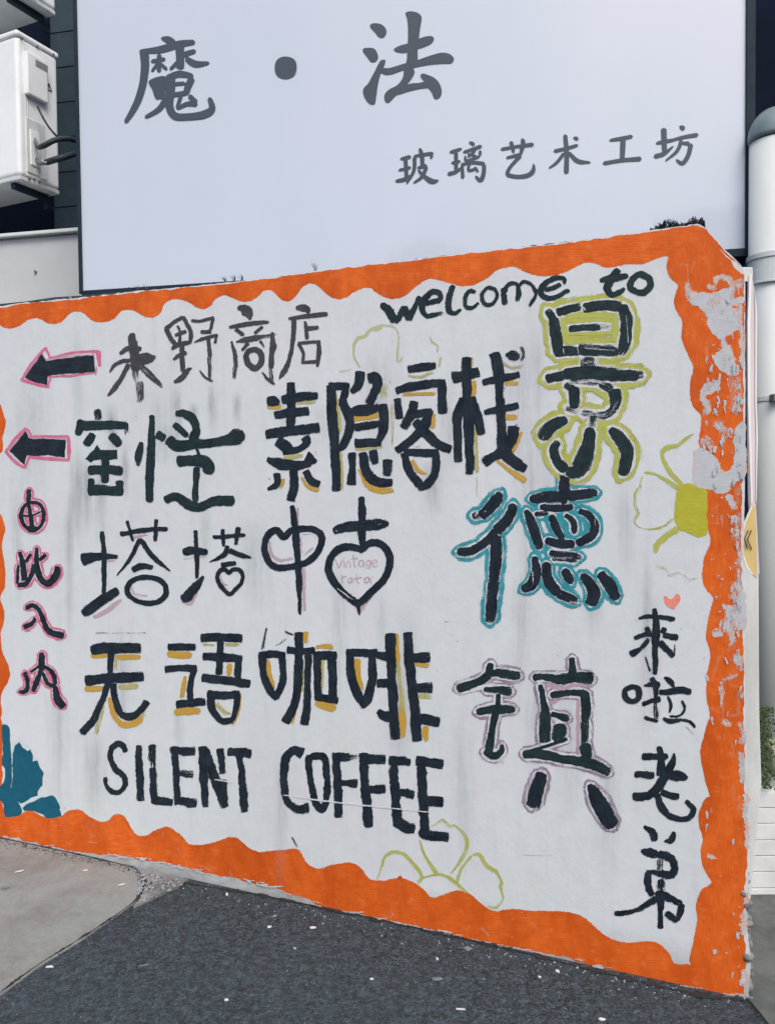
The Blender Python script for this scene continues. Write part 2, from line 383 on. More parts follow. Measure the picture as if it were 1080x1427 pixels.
tag(band('pad_joint', [(-20, 1402), (50, 1350), (117, 1308), (160, 1279), (187, 1259), (200, 1243), (203, 1228)], .012, -.02, .0085, M['tar']), kind='structure')  # dark strip stands in for the crack's shadow along the pad edge
tag(band('wall_foot_joint', [(203, 1217), (253, 1230), (360, 1248), (540, 1285), (676, 1316), (870, 1364), (992, 1391), (1036, 1394)], .034, -.02, .0045, M['tar']), kind='structure')  # dark strip stands in for the shade of the gap under the wall
tag(band('wall_foot_crack', [(-60, 1160), (0, 1170), (100, 1191), (187, 1211)], .010, -.02, .0095, M['tar']), kind='structure')  # same painted shade in the wall-foot crack beside the pad
tag(sheet_solid('mortar_patch', [(186, 1262), (196, 1250), (206, 1226), (190, 1208), (215, 1212), (262, 1226), (246, 1236), (214, 1250)], -.05, .010, M['mortar'], False), kind='structure')
tag(sheet_solid('concrete_path', [(1036, 1386), (1047, 1397), (1060, 1412), (1090, 1450), (1400, 1600), (1700, 1300), (1500, 1190), (1030, 1190), (1030, 1300)], -.05, .008, M['greyconc'], False), kind='structure')

# ------------------------------------------------------------------ the painted wall
top = [(-420, 470), (-160, 441), (0, 427), (33, 422), (90, 417), (180, 407), (247, 401), (320, 393), (360, 389), (463, 374), (560, 363), (690, 347), (760, 341), (838, 331), (904, 321), (950, 315), (971, 312), (981, 316), (990, 327), (998, 334), (1008, 347), (1016, 354), (1026, 363), (1033, 371), (1037, 382), (1038, 400)]
rr = random.Random(3)
def rough_line(pts, amp, step=5):
    out = []
    for a, b in zip(pts, pts[1:]):
        k = max(1, int(math.hypot(a[0]-b[0], a[1]-b[1])/step))
        for j in range(k): out.append((a[0]+(b[0]-a[0])*j/k+rr.uniform(-amp, amp)*.5, a[1]+(b[1]-a[1])*j/k+rr.uniform(-amp, amp)))
    return out+[pts[-1]]
right = [(1038, 400), (1038, 600), (1036, 760), (1037, 900), (1039, 1100), (1043, 1190), (1042, 1240), (1039, 1262), (1041, 1300), (1046, 1340), (1043, 1380), (1042, 1430)]
outl = [WF.loc(*p) for p in rough_line(top, .9)+rough_line(right, .8, 7)]
uL = WF.loc(-420, 470)[0]
outl = outl+[(WF.loc(1042, 1430)[0], -.25), (uL, -.25)]
mb = MB(); mb.prism(outl, lambda p, d: (p[0], d, p[1]), 0.0, .17)
wall = mb.build('mural_wall', M['plaster']); wall.matrix_world = WF.M
tag(wall, 'white plastered street wall with orange scalloped border and painted shop names', 'wall')

# orange border -----------------------------------------------------
def T(x0, y0, s, txt): return [(x0+float(a.split(',')[0])/s, y0+float(a.split(',')[1])/s) for a in txt.split()]
in_top = T(0, 370, 3, '-60,215 -20,222 0,240 30,255 70,252 100,240 130,217 160,215 210,238 250,232 290,200 320,188 350,193 390,225 440,230 480,215 510,185 550,178 590,200 630,210 670,190 690,155 730,133 770,140 840,175 870,170 900,130 940,117 970,130 1010,147') + \
  T(330, 320, 3, '60,292 100,260 135,245 170,265 205,295 240,275 275,235 320,222 350,240 390,275 430,287 470,270 510,245 560,240 590,260 650,284 700,270 750,235 790,205 830,200 880,218 960,228 1010,215') + \
  T(660, 300, 2.7, '60,225 100,200 150,190 190,207 250,222 320,215 380,190 440,172 490,190 560,185 640,175 715,149 738,148')
in_right = T(900, 300, 5.094, '165,290 155,370 190,460 240,490 210,580 215,660 265,750 260,870 300,980 345,1080 320,1180 320,1280 345,1360') + \
  T(860, 580, 5.095, '605,0 600,100 585,180 600,240 640,380 640,515 628,700 665,900 640,960 610,1080 620,1200 690,1290') + \
  T(920, 820, 4.606, '345,90 320,180 300,310 330,430 305,560 305,700 325,820 290,920 265,1050 290,1230 320,1340') + \
  T(900, 1100, 4.364, '375,50 325,170 350,300 335,370 355,480 405,575 335,630 310,720 320,790 300,900 275,1000 270,1070')
in_bot = T(900, 1100, 4.364, '160,1060 130,1000 60,940') + \
  T(540, 1180, 2.571, '930,342 850,347 790,330 740,290 690,250 640,238 520,235 430,228 380,235 330,205 290,170 230,165 160,190 130,160 90,130 40,112') + \
  T(180, 1130, 2.842, '1080,265 980,282 940,265 920,235 880,210 820,215 750,237 700,210 670,158 610,160 500,167 460,140 410,108 340,130 240,137 200,95 150,70 110,80 60,105 25,95') + \
  T(0, 990, 4.909, '860,745 830,718 790,725 720,770 620,745 545,685 480,695 430,730 300,740 200,690 120,730 40,730 10,640')
out_bot = T(0, 990, 4.909, '-300,800 0,862 250,907 450,962 650,982 850,1002') + T(180, 1130, 2.842, '100,203 200,222 400,264 560,302 700,345 780,400 900,402') + \
  T(540, 1180, 2.571, '0,264 150,297 370,348 640,395 840,460 1000,495') + [(960, 1377), (992, 1386), (1036, 1387)]
out_right = [(1036, 385), (1037, 437), (1036, 520), (1035, 600), (1033, 717), (1032, 780), (1034, 860), (1036, 972), (1037, 1130), (1041, 1192), (1037, 1242), (1036, 1300), (1040, 1335), (1036, 1387)]
out_top = [(p[0], p[1]+1.6) for p in top if -100 < p[0] < 1036]
s = Sheet(WF, .0005)
s.fill([(-60, 435)]+out_top+[(1000, 345), (1000, 352), (937, 356)]+list(reversed(spline(in_top, False, 4))), False, rough=1.2)
s.fill(spline(in_right, False, 4)+[(962, 1372)]+list(reversed(out_right))+[(1000, 345), (975, 330), (934, 352)], False, swap=True, rough=1.5)
s.fill(spline(in_bot, False, 4)+[(-60, 1130)]+out_bot+[(1010, 1380), (965, 1345)], False, rough=1.6)
for q in (T(0, 460, 6.75, '-200,640 0,690 40,800 60,900 30,1000 20,1150 -200,1200'),
          T(0, 660, 4.077, '-200,100 0,225 25,270 35,320 15,400 30,520 32,640 5,700 30,800 10,900 15,1000 60,1140 12,1260 0,1400 -200,1427'),
          T(0, 990, 4.909, '-200,0 5,50 22,130 20,300 18,480 0,560 20,700 -200,720')):
    s.fill(q, True)
border = s.build('painted_border', M['orange'], wall); tag(border, 'orange scalloped painted border')
# brush smears and worn patches
s = Sheet(WF, .00078)
for t, sp in (((900, 300, 5.094), '240,350,14 300,345,10|290,340,10 300,470,16 320,520,8|430,880,12 430,1060,22|600,1120,40 610,1400,30|340,330,20 310,420,10'),
              ((860, 580, 5.095), '740,30,60 745,280,40|710,620,24 705,780,14|740,700,24 745,800,10|740,1080,18 735,1220,14|850,500,60 855,640,40'),
              ((920, 820, 4.606), '380,430,20 340,560,20|400,640,14 400,860,22|460,980,14 470,1080,20|500,1040,30 520,1200,24|465,1260,14 465,1330,12|440,820,24 530,800,16|505,650,40 500,830,26'),
              ((900, 1100, 4.364), '565,40,14 560,160,18|550,220,18 575,250,12|395,110,22 398,150,16'),
              ((0, 990, 4.909), '100,820,10 160,830,8|300,830,12 340,870,6|250,870,10 260,860,16|600,900,10 680,905,8'),
              ((180, 1130, 2.842), '135,75,6 137,110,4|195,150,8 205,175,5|300,225,14 330,235,10|1040,400,8 1055,420,5|400,235,22 410,270,18|590,205,6 596,215,4|600,320,8 700,345,10'),
              ((540, 1180, 2.571), '10,235,12 30,245,6|335,290,12 365,320,8 350,305,8|120,220,5 140,232,4')):
    for q in sp.split('|'): s.draw(t, 'D.45 '+q)
s.build('painted_border', M['smear'], border); tag(bpy.data.objects[-1] if False else border.children[0], 'pale brush smears'); border.children[0].name = 'brush_smear'
WORN = (((900, 300, 5.094), ['D.18 F 300,560 360,545 470,560 510,550 560,535 605,540 595,590 640,592 690,580 690,622 610,632 612,655 655,690 662,800 600,840 545,872 475,830 430,740 415,680 380,640 340,632',
    'D.3 480,480,16 520,440,28 575,455,40 605,500,52 605,590,50', 'D.3 440,500,26 500,530,30', 'D.45 290,480,30 300,560,44 340,640,40', 'D.2 F 475,985 530,950 580,920 620,1000 652,1080 640,1140 560,1110 500,1070',
    'D.3 540,860,44 560,950,40', 'D.25 F 530,1160 520,1225 430,1275 400,1320 388,1250 440,1190', 'D.35 395,1290,36 430,1360,50 400,1410,34', 'D.45 670,450,50 660,560,60', 'D.35 670,640,34 675,900,30 680,1100,20', 'D.5 650,1150,60 640,1420,70', 'D.5 520,570,60 440,640,60']),
  ((860, 580, 5.095), ['D.1 F 560,235 650,258 700,300 760,410 805,385 832,250 830,110 890,40 888,445 800,480 778,548 700,540 640,515 560,500 540,380', 'D.45 600,160,70 670,215,70', 'D.3 780,560,50 830,660,44', 'D.5 700,40,90 780,160,80', 'D.5 850,700,60 850,900,50', 'D.4 840,1180,60 860,1420,70', 'D.4 780,1380,60 830,1420,60', 'D.55 860,940,40 850,1180,46']),
  ((920, 820, 4.606), ['D.3 440,110,40 425,280,44', 'D.15 520,20,50 510,260,60', 'D.45 470,100,50 455,400,40', 'D.35 335,285,50 400,290,40', 'D.4 480,420,60 530,520,50', 'D.5 400,580,30 490,560,30', 'D.45 520,860,46 530,1000,40', 'D.4 515,1050,40 530,1250,40', 'D.45 400,850,36 450,880,26', 'D.5 440,40,60 500,90,60', 'D.45 390,600,24 395,760,22']),
  ((900, 1100, 4.364), ['D.3 600,30,26 612,360,20', 'D.0 F 375,392 392,397 412,390 414,408 398,430 380,418', 'D.35 590,620,30 600,700,26', 'D.3 600,740,36 585,880,26', 'D.3 600,1100,40 590,1200,30', 'D.35 400,1250,14 560,1256,12']))
s = Sheet(WF, .0010)
for t, sp in WORN:
    for q in sp: s.draw(t, q, 4.5, 9)
s.build('older_paint', M['old'], border)
s = Sheet(WF, .0013)
for t, sp in WORN:
    for q in sp: s.draw(t, q, 3.0)
rf = random.Random(77)
for i in range(170):
    x = rf.triangular(975, 1037, 1032); y = rf.triangular(380, 1080, 560) if rf.random() < .92 else rf.uniform(1080, 1370); w = rf.uniform(1.5, 6)
    s.draw((0, 0, 1), 'D.3 %f,%f,%f %f,%f,%f' % (x, y, w, x+rf.uniform(-3, 3), y+rf.uniform(1, 12), w*.7), 1.8)
ob_ = spline(out_bot, False, 6)
for i in range(130):
    x, y = rf.choice(ob_)
    if x > 5: w = rf.uniform(1, 3.2); s.draw((0, 0, 1), 'D.32 %f,%f,%f %f,%f,%f' % (x, y-rf.uniform(-1, 3.5), w, x+rf.uniform(4, 22), y+rf.uniform(-1, 4)-1, w*.6), 1.8)
s.build('worn_patch', M['peel'], border)
s = Sheet(WF, .0006)
for edge in (in_top, in_right, in_bot):
    for k in range(3):
        q = spline(edge, False, 4); o_ = jit(len(q), 1.5, rf, 4)
        s.ribbon([(a[0]+d*.5, a[1]+d, 3.2) for a, d in zip(q[::2], o_[::2])], .40, False, 1.5)
s.build('ragged_edge', M['orange'], border)

# flowers, leaves, stains --------------------------------------------
def motif(name, label, layers, parent=None):
    o = None
    for i, (m, h, t, lst) in enumerate(layers):
        s = Sheet(WF, h); s.wide = 1.4
        for q in lst: s.draw(t, q, dry0=.0)
        c = s.build(name if i == 0 else name+'_detail', M[m], wall if i == 0 else o)
        if i == 0: o = c; tag(o, label)
    return o
motif('painted_flower', 'lime outline flower with solid centre beside the worn border', [('lime', .0013, (860, 580, 5.095), ['D.4 540,130,14 480,165,24 420,215,26', 'D.25 430,210,26 340,230,30 315,270,24 350,360,24 410,440,30 460,490,30', 'D.35 190,400,14 230,400,18 320,440,26 440,520,34', 'D.5 180,420,16 160,510,26 130,560,30 130,640,22 145,690,24 120,740,24 150,790,16 230,805,14 330,780,18 400,730,28', 'D.2 430,800,40 350,850,34 280,920,36 265,970,24', 'D.55 265,1060,16 350,1090,22 370,1130,20 440,1110,30 500,1160,20 580,1140,14']),
    ('lime_fill', .0018, (860, 580, 5.095), ['F 430,520 460,490 510,480 575,500 632,515 634,700 632,845 600,855 570,855 500,830 440,800 405,740 403,660 410,600'])])
motif('painted_flower', 'thin lime outline flower above the lower border', [('lime', .0013, (500, 1130, 4.909), ['D.45 125,465,12 150,400,16 175,320,18', 'D.3 160,380,16 175,320,18 230,285,24 300,295,22 360,350,22 430,450,26 402,500,18', 'D.3 415,200,12 450,300,18 540,440,28', 'D.45 490,105,14 530,90,16 570,60,18 620,105,22 660,95,16', 'D.35 650,92,14 720,160,20 740,230,24 700,330,20 630,430,14', 'D.3 440,455,10 540,435,16 600,450,20 660,490,24 740,560,14', 'D.35 670,500,22 700,400,16 770,305,12', 'D.3 780,300,14 820,295,20 880,380,28 950,420,20', 'D.4 930,400,14 970,480,24 965,520,24 985,600,14 930,660,14 880,650,8'])])
motif('painted_flower', 'faint washed out lime flower under the welcome lettering', [('palelime', .0013, (470, 430, 6.353), ['D.3 205,520,16 150,430,16 150,320,20 180,270,24', 'D.1 170,265,26 250,240,30 290,190,24 370,170,40 400,140,20', 'D.4 400,145,16 500,165,16 545,240,18 540,300,24 530,480,20', 'D.4 545,480,20 580,430,30', 'D.4 820,250,12 840,295,18 890,330,20 885,390,20', 'D.3 915,430,24 900,520,24', 'D.4 400,700,60 420,800,60', 'D.55 460,640,40 480,680,36', 'D.5 20,560,24 130,540,20'])])
motif('painted_leaf', 'petrol blue leaf cluster in the lower left corner', [('petrol', .0013, (0, 960, 7.134), ['F 35,350 75,360 100,410 112,560 118,700 122,900 110,1000 200,1150 225,1240 150,1275 60,1270 30,1120 -40,1080 5,970 40,930 50,800 18,740 35,650', 'P 132,700 135,640 160,560 200,528 230,580 282,612 305,590 325,650 332,725 380,715 410,790 438,830 428,890 430,960 380,1020 382,1062 300,1095 215,1140 150,1080 112,1000 128,900', 'P 222,1180 300,1133 400,1085 470,1065 535,1055 560,1080 590,1140 605,1180 610,1272 540,1285 480,1290 430,1240 350,1215 245,1210']),
    ('paleteal', .0010, (0, 960, 7.134), ['D.35 132,700,26 150,560,24 200,515,20 240,570,26 300,585,20', 'D.35 325,700,30 385,700,26', 'D.2 215,1155,26 300,1110,26 390,1065,24', 'D.4 118,600,12 120,760,10', 'D.2 75,930,10 65,1000,10', 'D.3 40,1120,14 60,1180,16'])])
motif('painted_heart', 'small salmon heart above the right column of characters', [('salmon', .0018, (850, 810, 6.793), ['F 505,150 535,143 572,165 600,150 625,118 655,125 660,160 650,195 620,235 600,270 560,245 515,210'])])
s = Sheet(WF, .00035)
for q in ('D0 108,620,26 110,770,26', 'D0 122,640,14 124,750,14', 'D0 140,640,20 143,760,20', 'D0 155,560,20 158,640,16', 'D0 96,680,14 98,900,16', 'D0 245,535,18 248,620,18', 'D0 296,530,16 298,610,16', 'D0 600,640,30 606,720,26', 'D0 270,560,18 272,600,14', 'D0 330,545,14 330,600,14', 'D0 175,620,14 176,700,12', 'D0 392,545,12 394,600,12'): s.draw((0, 0, 1), q, 1, 0, (0, 0), 0)
st = s.build('run_stain', M['stain'], wall)
s = Sheet(WF, .00042)
r5 = random.Random(21)
for i in range(34):
    x = r5.uniform(20, 940); y = r5.uniform(450, 1050); L = r5.uniform(60, 260); w = r5.uniform(16, 70)
    s.draw((0, 0, 1), 'D0 %f,%f,%f %f,%f,%f' % (x, y, w, x+r5.uniform(-4, 8), y+L, w*.8))
s.build('run_stain', M['lightstain'], wall)
s = Sheet(WF, .0022)          # small scuffs and scratches
for i in range(60):
    x = r5.uniform(15, 950); y = r5.uniform(470, 1200)
    s.draw((0, 0, 1), 'D.45 %f,%f,%f %f,%f,%f' % (x, y, r5.uniform(.8, 1.8), x+r5.uniform(-3, 3), y+r5.uniform(-3, 3), r5.uniform(.6, 1.5)))
for q in ('D.5 134,882,.9 205,882,.9', 'D.5 620,866,1.3 660,867,.8', 'D.5 385,900,3 400,890,3', 'D.4 372,875,3 366,905,4', 'D.4 398,880,3 410,885,3', 'D.4 407,1166,3 415,1180,2'): s.draw((0, 0, 1), q)
s.build('scuff_mark', M['grey'], wall)
s = Sheet(WF, .0045)
for q in ('D.3 395,1108,1.5 470,1118,2.5 545,1126,2 600,1132,1', 'D.2 300,1086,2 325,1090,2.4', 'D.2 958,1010,6 967,1022,5', 'D.2 842,1200,3 846,1202,3', 'D.3 730,1190,1.5 770,1192,1'): s.draw((0, 0, 1), q)
s.build('scratch', M['white'], wall)

# ------------------------------------------------------------------ lettering
def char(name, label, tile, ink, strokes, under=(), halo=None, parent=None, frame=None, base=.0032, rough=1.0, dry=.1, over=(), ragged=True, cap=None, wide=None):
    parent = parent or wall; frame = frame or WF
    s = Sheet(frame, base); s.ragged = ragged; s.cap = cap or CAP; s.wide = wide or WIDE
    for q in strokes: s.draw(tile, q, rough, dry0=dry)
    o = s.build(name, M[ink], parent); tag(o, label)
    if halo:
        hm, hw, ww = halo
        s = Sheet(frame, base-.0015)
        for q in strokes: s.draw(tile, re_dry(q, .12), .8, hw)
        s.build('painted_outline', M[hm], o)
        if ww:
            s = Sheet(frame, base-.0009)
            for q in strokes: s.draw(tile, re_dry(q, .22), 1.2, ww)
            s.build('inner_white', M['white'], o)
    for i, (um, lst) in enumerate(under):
        s = Sheet(frame, base-.0005-(0 if not halo else 0)+(i*.0001))
        for q in lst: s.draw(tile, q, 1.2, dry0=.22)
        s.build('painted_highlight', M[um], o)
    for um, lst in over:
        s = Sheet(frame, base+.0008)
        for q in lst: s.draw(tile, q, 1.2, dry0=.25)
        s.build('painted_highlight', M[um], o)
    return o
def re_dry(q, d):
    t = q.split()
    return 'D%.2f ' % d+' '.join(x for x in t if x[0] != 'D')
G = 'grey thin-paint '
t6 = (130, 410, 6)
char('painted_character', 'washed grey character like a tree, first in the top shop name', t6, 'grey', ['320,330,62 345,480,80 360,640,72', 'D.45 355,630,72 370,740,64', 'D.4 388,730,60 398,840,70 385,910,30', '228,500,30 275,462,45 340,450,40 405,460,38', '325,560,60 420,545,95 470,535,85 522,520,25', 'D.3 140,655,16 180,600,34 260,560,40 330,550,35', 'D.25 305,585,45 240,700,44 180,790,42 125,850,22', 'D.35 405,600,50 480,680,54 560,750,40 578,778,30'])
char('painted_character', 'grey thin-paint character with a diamond box on its left', t6, 'grey', ['608,290,34 680,230,30 762,188,30', '758,186,30 795,260,34 820,330,34 812,412,30', '612,285,40 645,360,40 690,415,38', '688,345,26 780,308,32', '708,265,18 728,320,22 725,400,30', '662,462,30 705,425,38 815,402,26', '748,400,38 745,500,38 752,650,40', '675,548,20 720,515,36 782,485,32', '682,738,32 750,690,46 800,630,34 828,618,14',
  '825,222,24 890,225,26 1012,198,26', '1006,200,30 982,300,26', '903,315,30 990,320,34', '850,402,12 930,368,28 1045,345,24', '1035,345,20 1025,410,28', '968,370,30 978,520,36', 'D.42 975,520,40 980,600,44 985,720,40', 'D.2 895,640,16 935,690,26 1002,728,16'])
t6b = (300, 410, 6)
char('painted_character', 'grey thin-paint character with a ring in its middle', t6b, 'grey', ['190,120,30 225,115,60 265,140,95 288,180,60 292,215,22', '122,278,26 280,248,42 450,232,28', '172,295,28 240,345,38', '398,272,22 335,330,30', '178,398,18 280,378,48 380,360,44', 'D.35 370,360,40 515,338,22', '138,395,16 168,500,36 175,600,38', 'D.3 175,590,38 160,705,34', '280,410,36 228,470,22', '378,392,22 412,440,14', 'C50 330,465 385,495 392,560 345,618 285,590 262,525 285,475', '482,318,24 486,420,54 474,520,46 470,620,40', 'D.45 462,610,40 478,745,46', 'D.2 398,652,12 440,710,24 500,752,16'])
char('painted_character', 'grey thin-paint character with a long left-falling stroke', t6b, 'grey', ['678,118,30 735,115,66 780,130,44 780,160,30', '618,205,20 760,185,38 940,165,42', '658,195,40 655,350,36 628,520,34', '632,500,34 600,600,42 555,680,40 540,712,12', '752,228,26 772,375,38', '772,288,36 865,278,36', '695,410,28 780,402,30 880,398,28', '868,395,36 868,500,42 856,605,20', '700,412,34 738,490,28 735,565,24', 'D.3 722,570,24 862,562,34'])
# arrows
ta = (0, 460, 6.75)
def arrow(label, poly, line):
    s = Sheet(WF, .0032); s.draw(ta, 'P '+poly); o = s.build('painted_arrow', M['black'], wall); tag(o, label)
    s = Sheet(WF, .0022)
    for q in line: s.draw(ta, q)
    s.build('painted_outline', M['pink'], o)
    s = Sheet(WF, .0017); s.draw(ta, 'P '+poly, 1, 0, (-.5, -3)); s.build('pale_wash', M['rose'], o)
arrow('upper black arrow with pink outline pointing left', '235,450 400,225 440,290 620,262 890,238 905,395 700,405 455,430 450,520',
      ['205,470,26 300,320,26 430,170,30', '430,165,26 475,260,22', '465,262,20 700,212,22 930,200,26', '928,200,50 945,340,28', 'D.2 205,465,28 320,500,30 450,535,26', '455,540,24 480,445,26', 'D.35 460,440,22 700,425,26 905,395,18', 'D.5 910,340,30 900,430,20'])
arrow('lower black arrow with pink outline pointing left', '92,1140 250,950 277,1020 450,1025 628,1032 620,1192 430,1178 258,1180 240,1272',
      ['65,1140,28 150,1020,26 255,925,34', '262,925,26 300,1000,22', '290,1003,20 460,998,20 650,1000,24', '645,1000,32 655,1100,34 648,1230,26', '650,1225,30 460,1210,34 280,1195,24', '280,1190,24 240,1295,26', '60,1140,28 140,1230,32 240,1295,26'])
# kiln row
t4 = (90, 560, 4)
char('painted_character', 'blocky green-black character with a roof stroke, left of the row', t4, 'green_black', ['D.35 188,42,50 192,100,46', 'D.1 95,100,34 80,185,40', 'D.12 90,132,52 230,132,50 350,130,46', 'D.45 345,118,30 350,180,26', '165,180,40 122,242,46', '262,182,46 312,242,46', 'P 184,242 205,272 298,266 300,320 250,322 170,322 152,336 118,320 140,292', '135,382,50 230,378,50 326,384,56', '230,310,46 225,450,46', '135,492,56 330,496,52', '152,428,38 152,500,42', '310,440,42 310,500,42'])
char('painted_character', 'wide green-black character with a long round-ended sweep', t4, 'green_black', ['D.2 430,225,24 418,290,46 408,355,26', '490,75,30 487,250,42 478,420,46 478,558,42', '515,180,46 562,205,48', '622,68,34 660,62,44 715,95,48 735,150,46 715,215,60', '612,125,36 690,190,34', '580,205,60 620,240,62 720,235,56 880,218,50 970,190,80 1005,185,50', '735,250,14 752,300,18', '630,335,62 740,325,60 805,350,72 800,400,70', '740,365,34 735,450,32 730,560,36', '562,550,46 620,528,48 700,575,56 760,585,50 840,552,52 948,548,56'])
# stay row
t5 = (350, 510, 5.143)
char('painted_character', 'bold black character with small mustard strokes, first of the inn name', t5, 'black', ['285,120,58 290,300,64 285,440,64', '118,258,60 165,255,72 205,265,36', '222,240,60 340,222,66 478,212,60', '170,352,58 290,335,62 415,322,62', '108,490,66 300,465,72 490,442,72', '190,535,70 240,570,90 290,600,70', '385,510,56 400,545,56 350,595,50 230,615,50', '118,668,36 200,695,76 330,712,62 430,695,50', 'P 372,700 395,650 412,612 478,682 465,700 400,722', '305,725,60 310,850,62 285,965,60', '185,770,50 185,850,52 122,885,24', '395,750,48 430,820,56 492,850,52'],
     [('yellow', ['120,292,38 215,288,40', 'D.3 235,810,38 215,880,26', '362,800,22 410,870,32 488,888,34']), ('olive', ['D.3 315,268,24 460,258,30', 'D.3 235,662,30 372,645,34'])], cap=.07)
char('painted_character', 'bold black character with tall left upright, second of the inn name', t5, 'black', ['575,140,66 585,400,70 605,600,66 612,895,62', '560,150,60 610,145,56 705,140,46', '685,140,50 655,265,56', '655,255,56 705,370,60 700,480,60 650,580,50 615,595,40', '785,40,64 770,130,66 722,190,44', '840,90,70 890,85,76 905,130,70 880,200,60 840,270,70', '715,330,50 790,320,80 915,295,60', '940,275,70 955,380,66 940,480,60 905,550,50', '745,438,55 920,415,56', '745,555,60 930,545,60', '725,622,56 728,740,56 718,850,70', '800,622,62 825,750,68 890,825,66 1012,840,58', '872,605,60 892,700,50', '980,672,66 975,785,62'],
     [('yellow', ['735,380,46 915,350,50', '770,740,18 840,860,38 930,895,44 1022,892,38']), ('olive', ['605,200,22 632,380,30 632,480,26', '645,620,26 650,890,28', '750,600,20 940,580,26', 'D.5 960,130,70 950,240,50', 'D.5 1018,280,26 1010,560,26'])], cap=.07)
t5b = (540, 470, 5.143)
char('painted_character', 'bold black character with a roof and loop, third of the inn name', t5b, 'black', ['148,232,54 250,212,60 345,200,52', '62,385,46 160,355,66 300,335,62 415,325,56', '388,320,56 392,430,60 398,545,64', '72,440,52 85,582,56', '192,460,62 175,540,62 110,648,60', '160,555,50 320,535,50', '300,520,60 260,640,72 180,730,60 65,815,50', '200,600,56 290,700,66 370,770,60 455,805,66', '120,825,46 240,830,56 365,825,56', '120,830,52 150,940,56 230,1060,66', '345,820,48 342,960,56 280,1060,60 220,1075,50'],
     [('yellow', ['D.35 110,412,26 350,398,32', '330,550,38 325,655,38', '180,880,34 215,950,36 275,982,14']), ('olive', ['D.35 150,280,26 235,285,26 330,250,24', 'D.55 35,470,24 30,700,24 50,870,20', 'D.5 200,800,40 240,770,20'])], cap=.07)
char('painted_character', 'bold black character with two uprights, last of the inn name', t5b, 'black', ['465,290,80 560,272,70 655,245,66', '570,145,68 568,300,66 572,450,66', '578,430,100 585,600,82 588,750,66 590,980,60', '545,440,60 505,560,66 502,700,60 505,892,64', '600,430,60 645,560,62 675,695,62',
  '765,112,74 790,200,78 800,330,66', 'D.25 800,320,66 805,460,66', '805,440,68 815,600,66 825,800,76', '682,325,44 800,300,50 945,268,52', '695,542,32 800,518,50 938,490,50', 'D.3 895,640,90 915,660,70', '905,640,80 890,730,70 840,800,72 690,900,64', '820,790,84 880,870,84 990,945,60', 'D.3 848,125,30 900,130,80 945,140,50', 'D.5 958,70,24 975,120,30 960,170,30'],
     [('yellow', ['620,315,44 612,425,44', 'D.3 845,335,36 935,330,36', '842,570,48 930,572,46', '960,680,24 900,820,34', '790,880,22 880,960,36 990,1030,54']), ('olive', ['632,660,26 642,970,32', '605,145,24 605,210,20', 'D.35 835,190,34 900,220,24 975,205,24', 'D.6 640,980,20 640,1150,14'])], cap=.07)
# left column
tl = (0, 660, 4.077)
for lab, st in (('small black column character like a round fruit with stem, pink outlined', ['172,92,34 165,165,34', 'C26 190,162 235,180 252,240 238,295 190,322 150,300 125,250 140,190', '135,240,14 190,235,14 245,212,12', '170,180,22 190,310,34', 'D0 150,300,30 190,318,40 235,300,30']),
                ('small black column character of two joined halves, pink outlined', ['115,445,26 130,500,36 145,605,44', '108,520,24 105,625,18', '105,632,30 150,625,34 185,570,34 190,515,24', '178,455,20 150,500,26', '213,422,26 212,520,38 235,590,40 275,625,42 320,580,48 335,530,48', '265,460,24 225,495,26']),
                ('small black two-legged column character, pink outlined', ['150,765,28 190,748,34 225,775,34 250,840,36 285,895,36 365,922,52', '205,820,24 185,850,30 140,875,38']),
                ('small black column character with three legs at the bottom, pink outlined', ['243,1018,36 240,1115,44', '225,1095,22 178,1128,20', '143,1128,26 162,1185,28 152,1235,32 112,1240,26', '238,1115,34 215,1175,34 192,1238,34', '258,1095,26 300,1130,30 322,1195,28', '248,1130,26 275,1190,30 318,1208,28', '318,1205,28 325,1260,44 345,1300,60 368,1325,56'])):
    char('painted_character', lab, tl, 'black', st, halo=('pink', 26, 5), wide=.92)
# thin rows
tt = (100, 710, 4.154)
char('painted_character', 'thin-lined black character with an open oval base', tt, 'black', ['176,128,26 190,250,30 188,485,24', '60,290,74 130,275,52 200,270,36 268,275,26', '272,468,44 200,510,56 130,560,60 68,605,52', '284,142,28 420,120,28 557,114,24', '323,66,20 358,182,16', '492,58,24 485,182,24', '398,172,28 350,270,22 264,382,8', '398,170,30 470,270,28 572,355,14', '355,352,32 400,328,36 472,335,30', 'C30 435,392 500,402 543,440 548,490 510,530 450,542 380,530 335,495 325,460 340,425 380,400'],
     [('rose', ['130,625,26 200,590,30 290,520,18', '350,162,20 440,145,16', 'D.4 345,440,20 370,490,20 450,505,16', 'D.6 135,330,50 140,400,60', 'D.4 205,300,14 262,295,16'])])
char('painted_character', 'thin-lined black character with a heart for its base', tt, 'black', ['718,122,24 725,250,28 728,398,22', '648,250,44 700,238,44 788,250,34', '764,385,12 735,430,42 700,470,54 660,510,60 640,495,30', '820,160,22 905,155,24 1006,145,22', '875,115,26 880,212,18', '968,103,28 950,202,22', '908,212,26 880,265,28 800,306,8', '915,235,34 980,265,28 1040,278,12', '868,324,28 952,308,26', 'C24 912,370 930,350 965,345 990,370 985,420 955,455 918,490 875,455 850,415 850,370 870,350 895,352'],
     [('rose', ['D.3 640,535,14 690,545,20 740,440,12', 'D.4 865,380,12 880,430,14 910,440,10', 'D.5 650,285,14 780,270,14', 'D.5 820,178,10 1000,162,10'])])
t51 = (350, 690, 5.143)
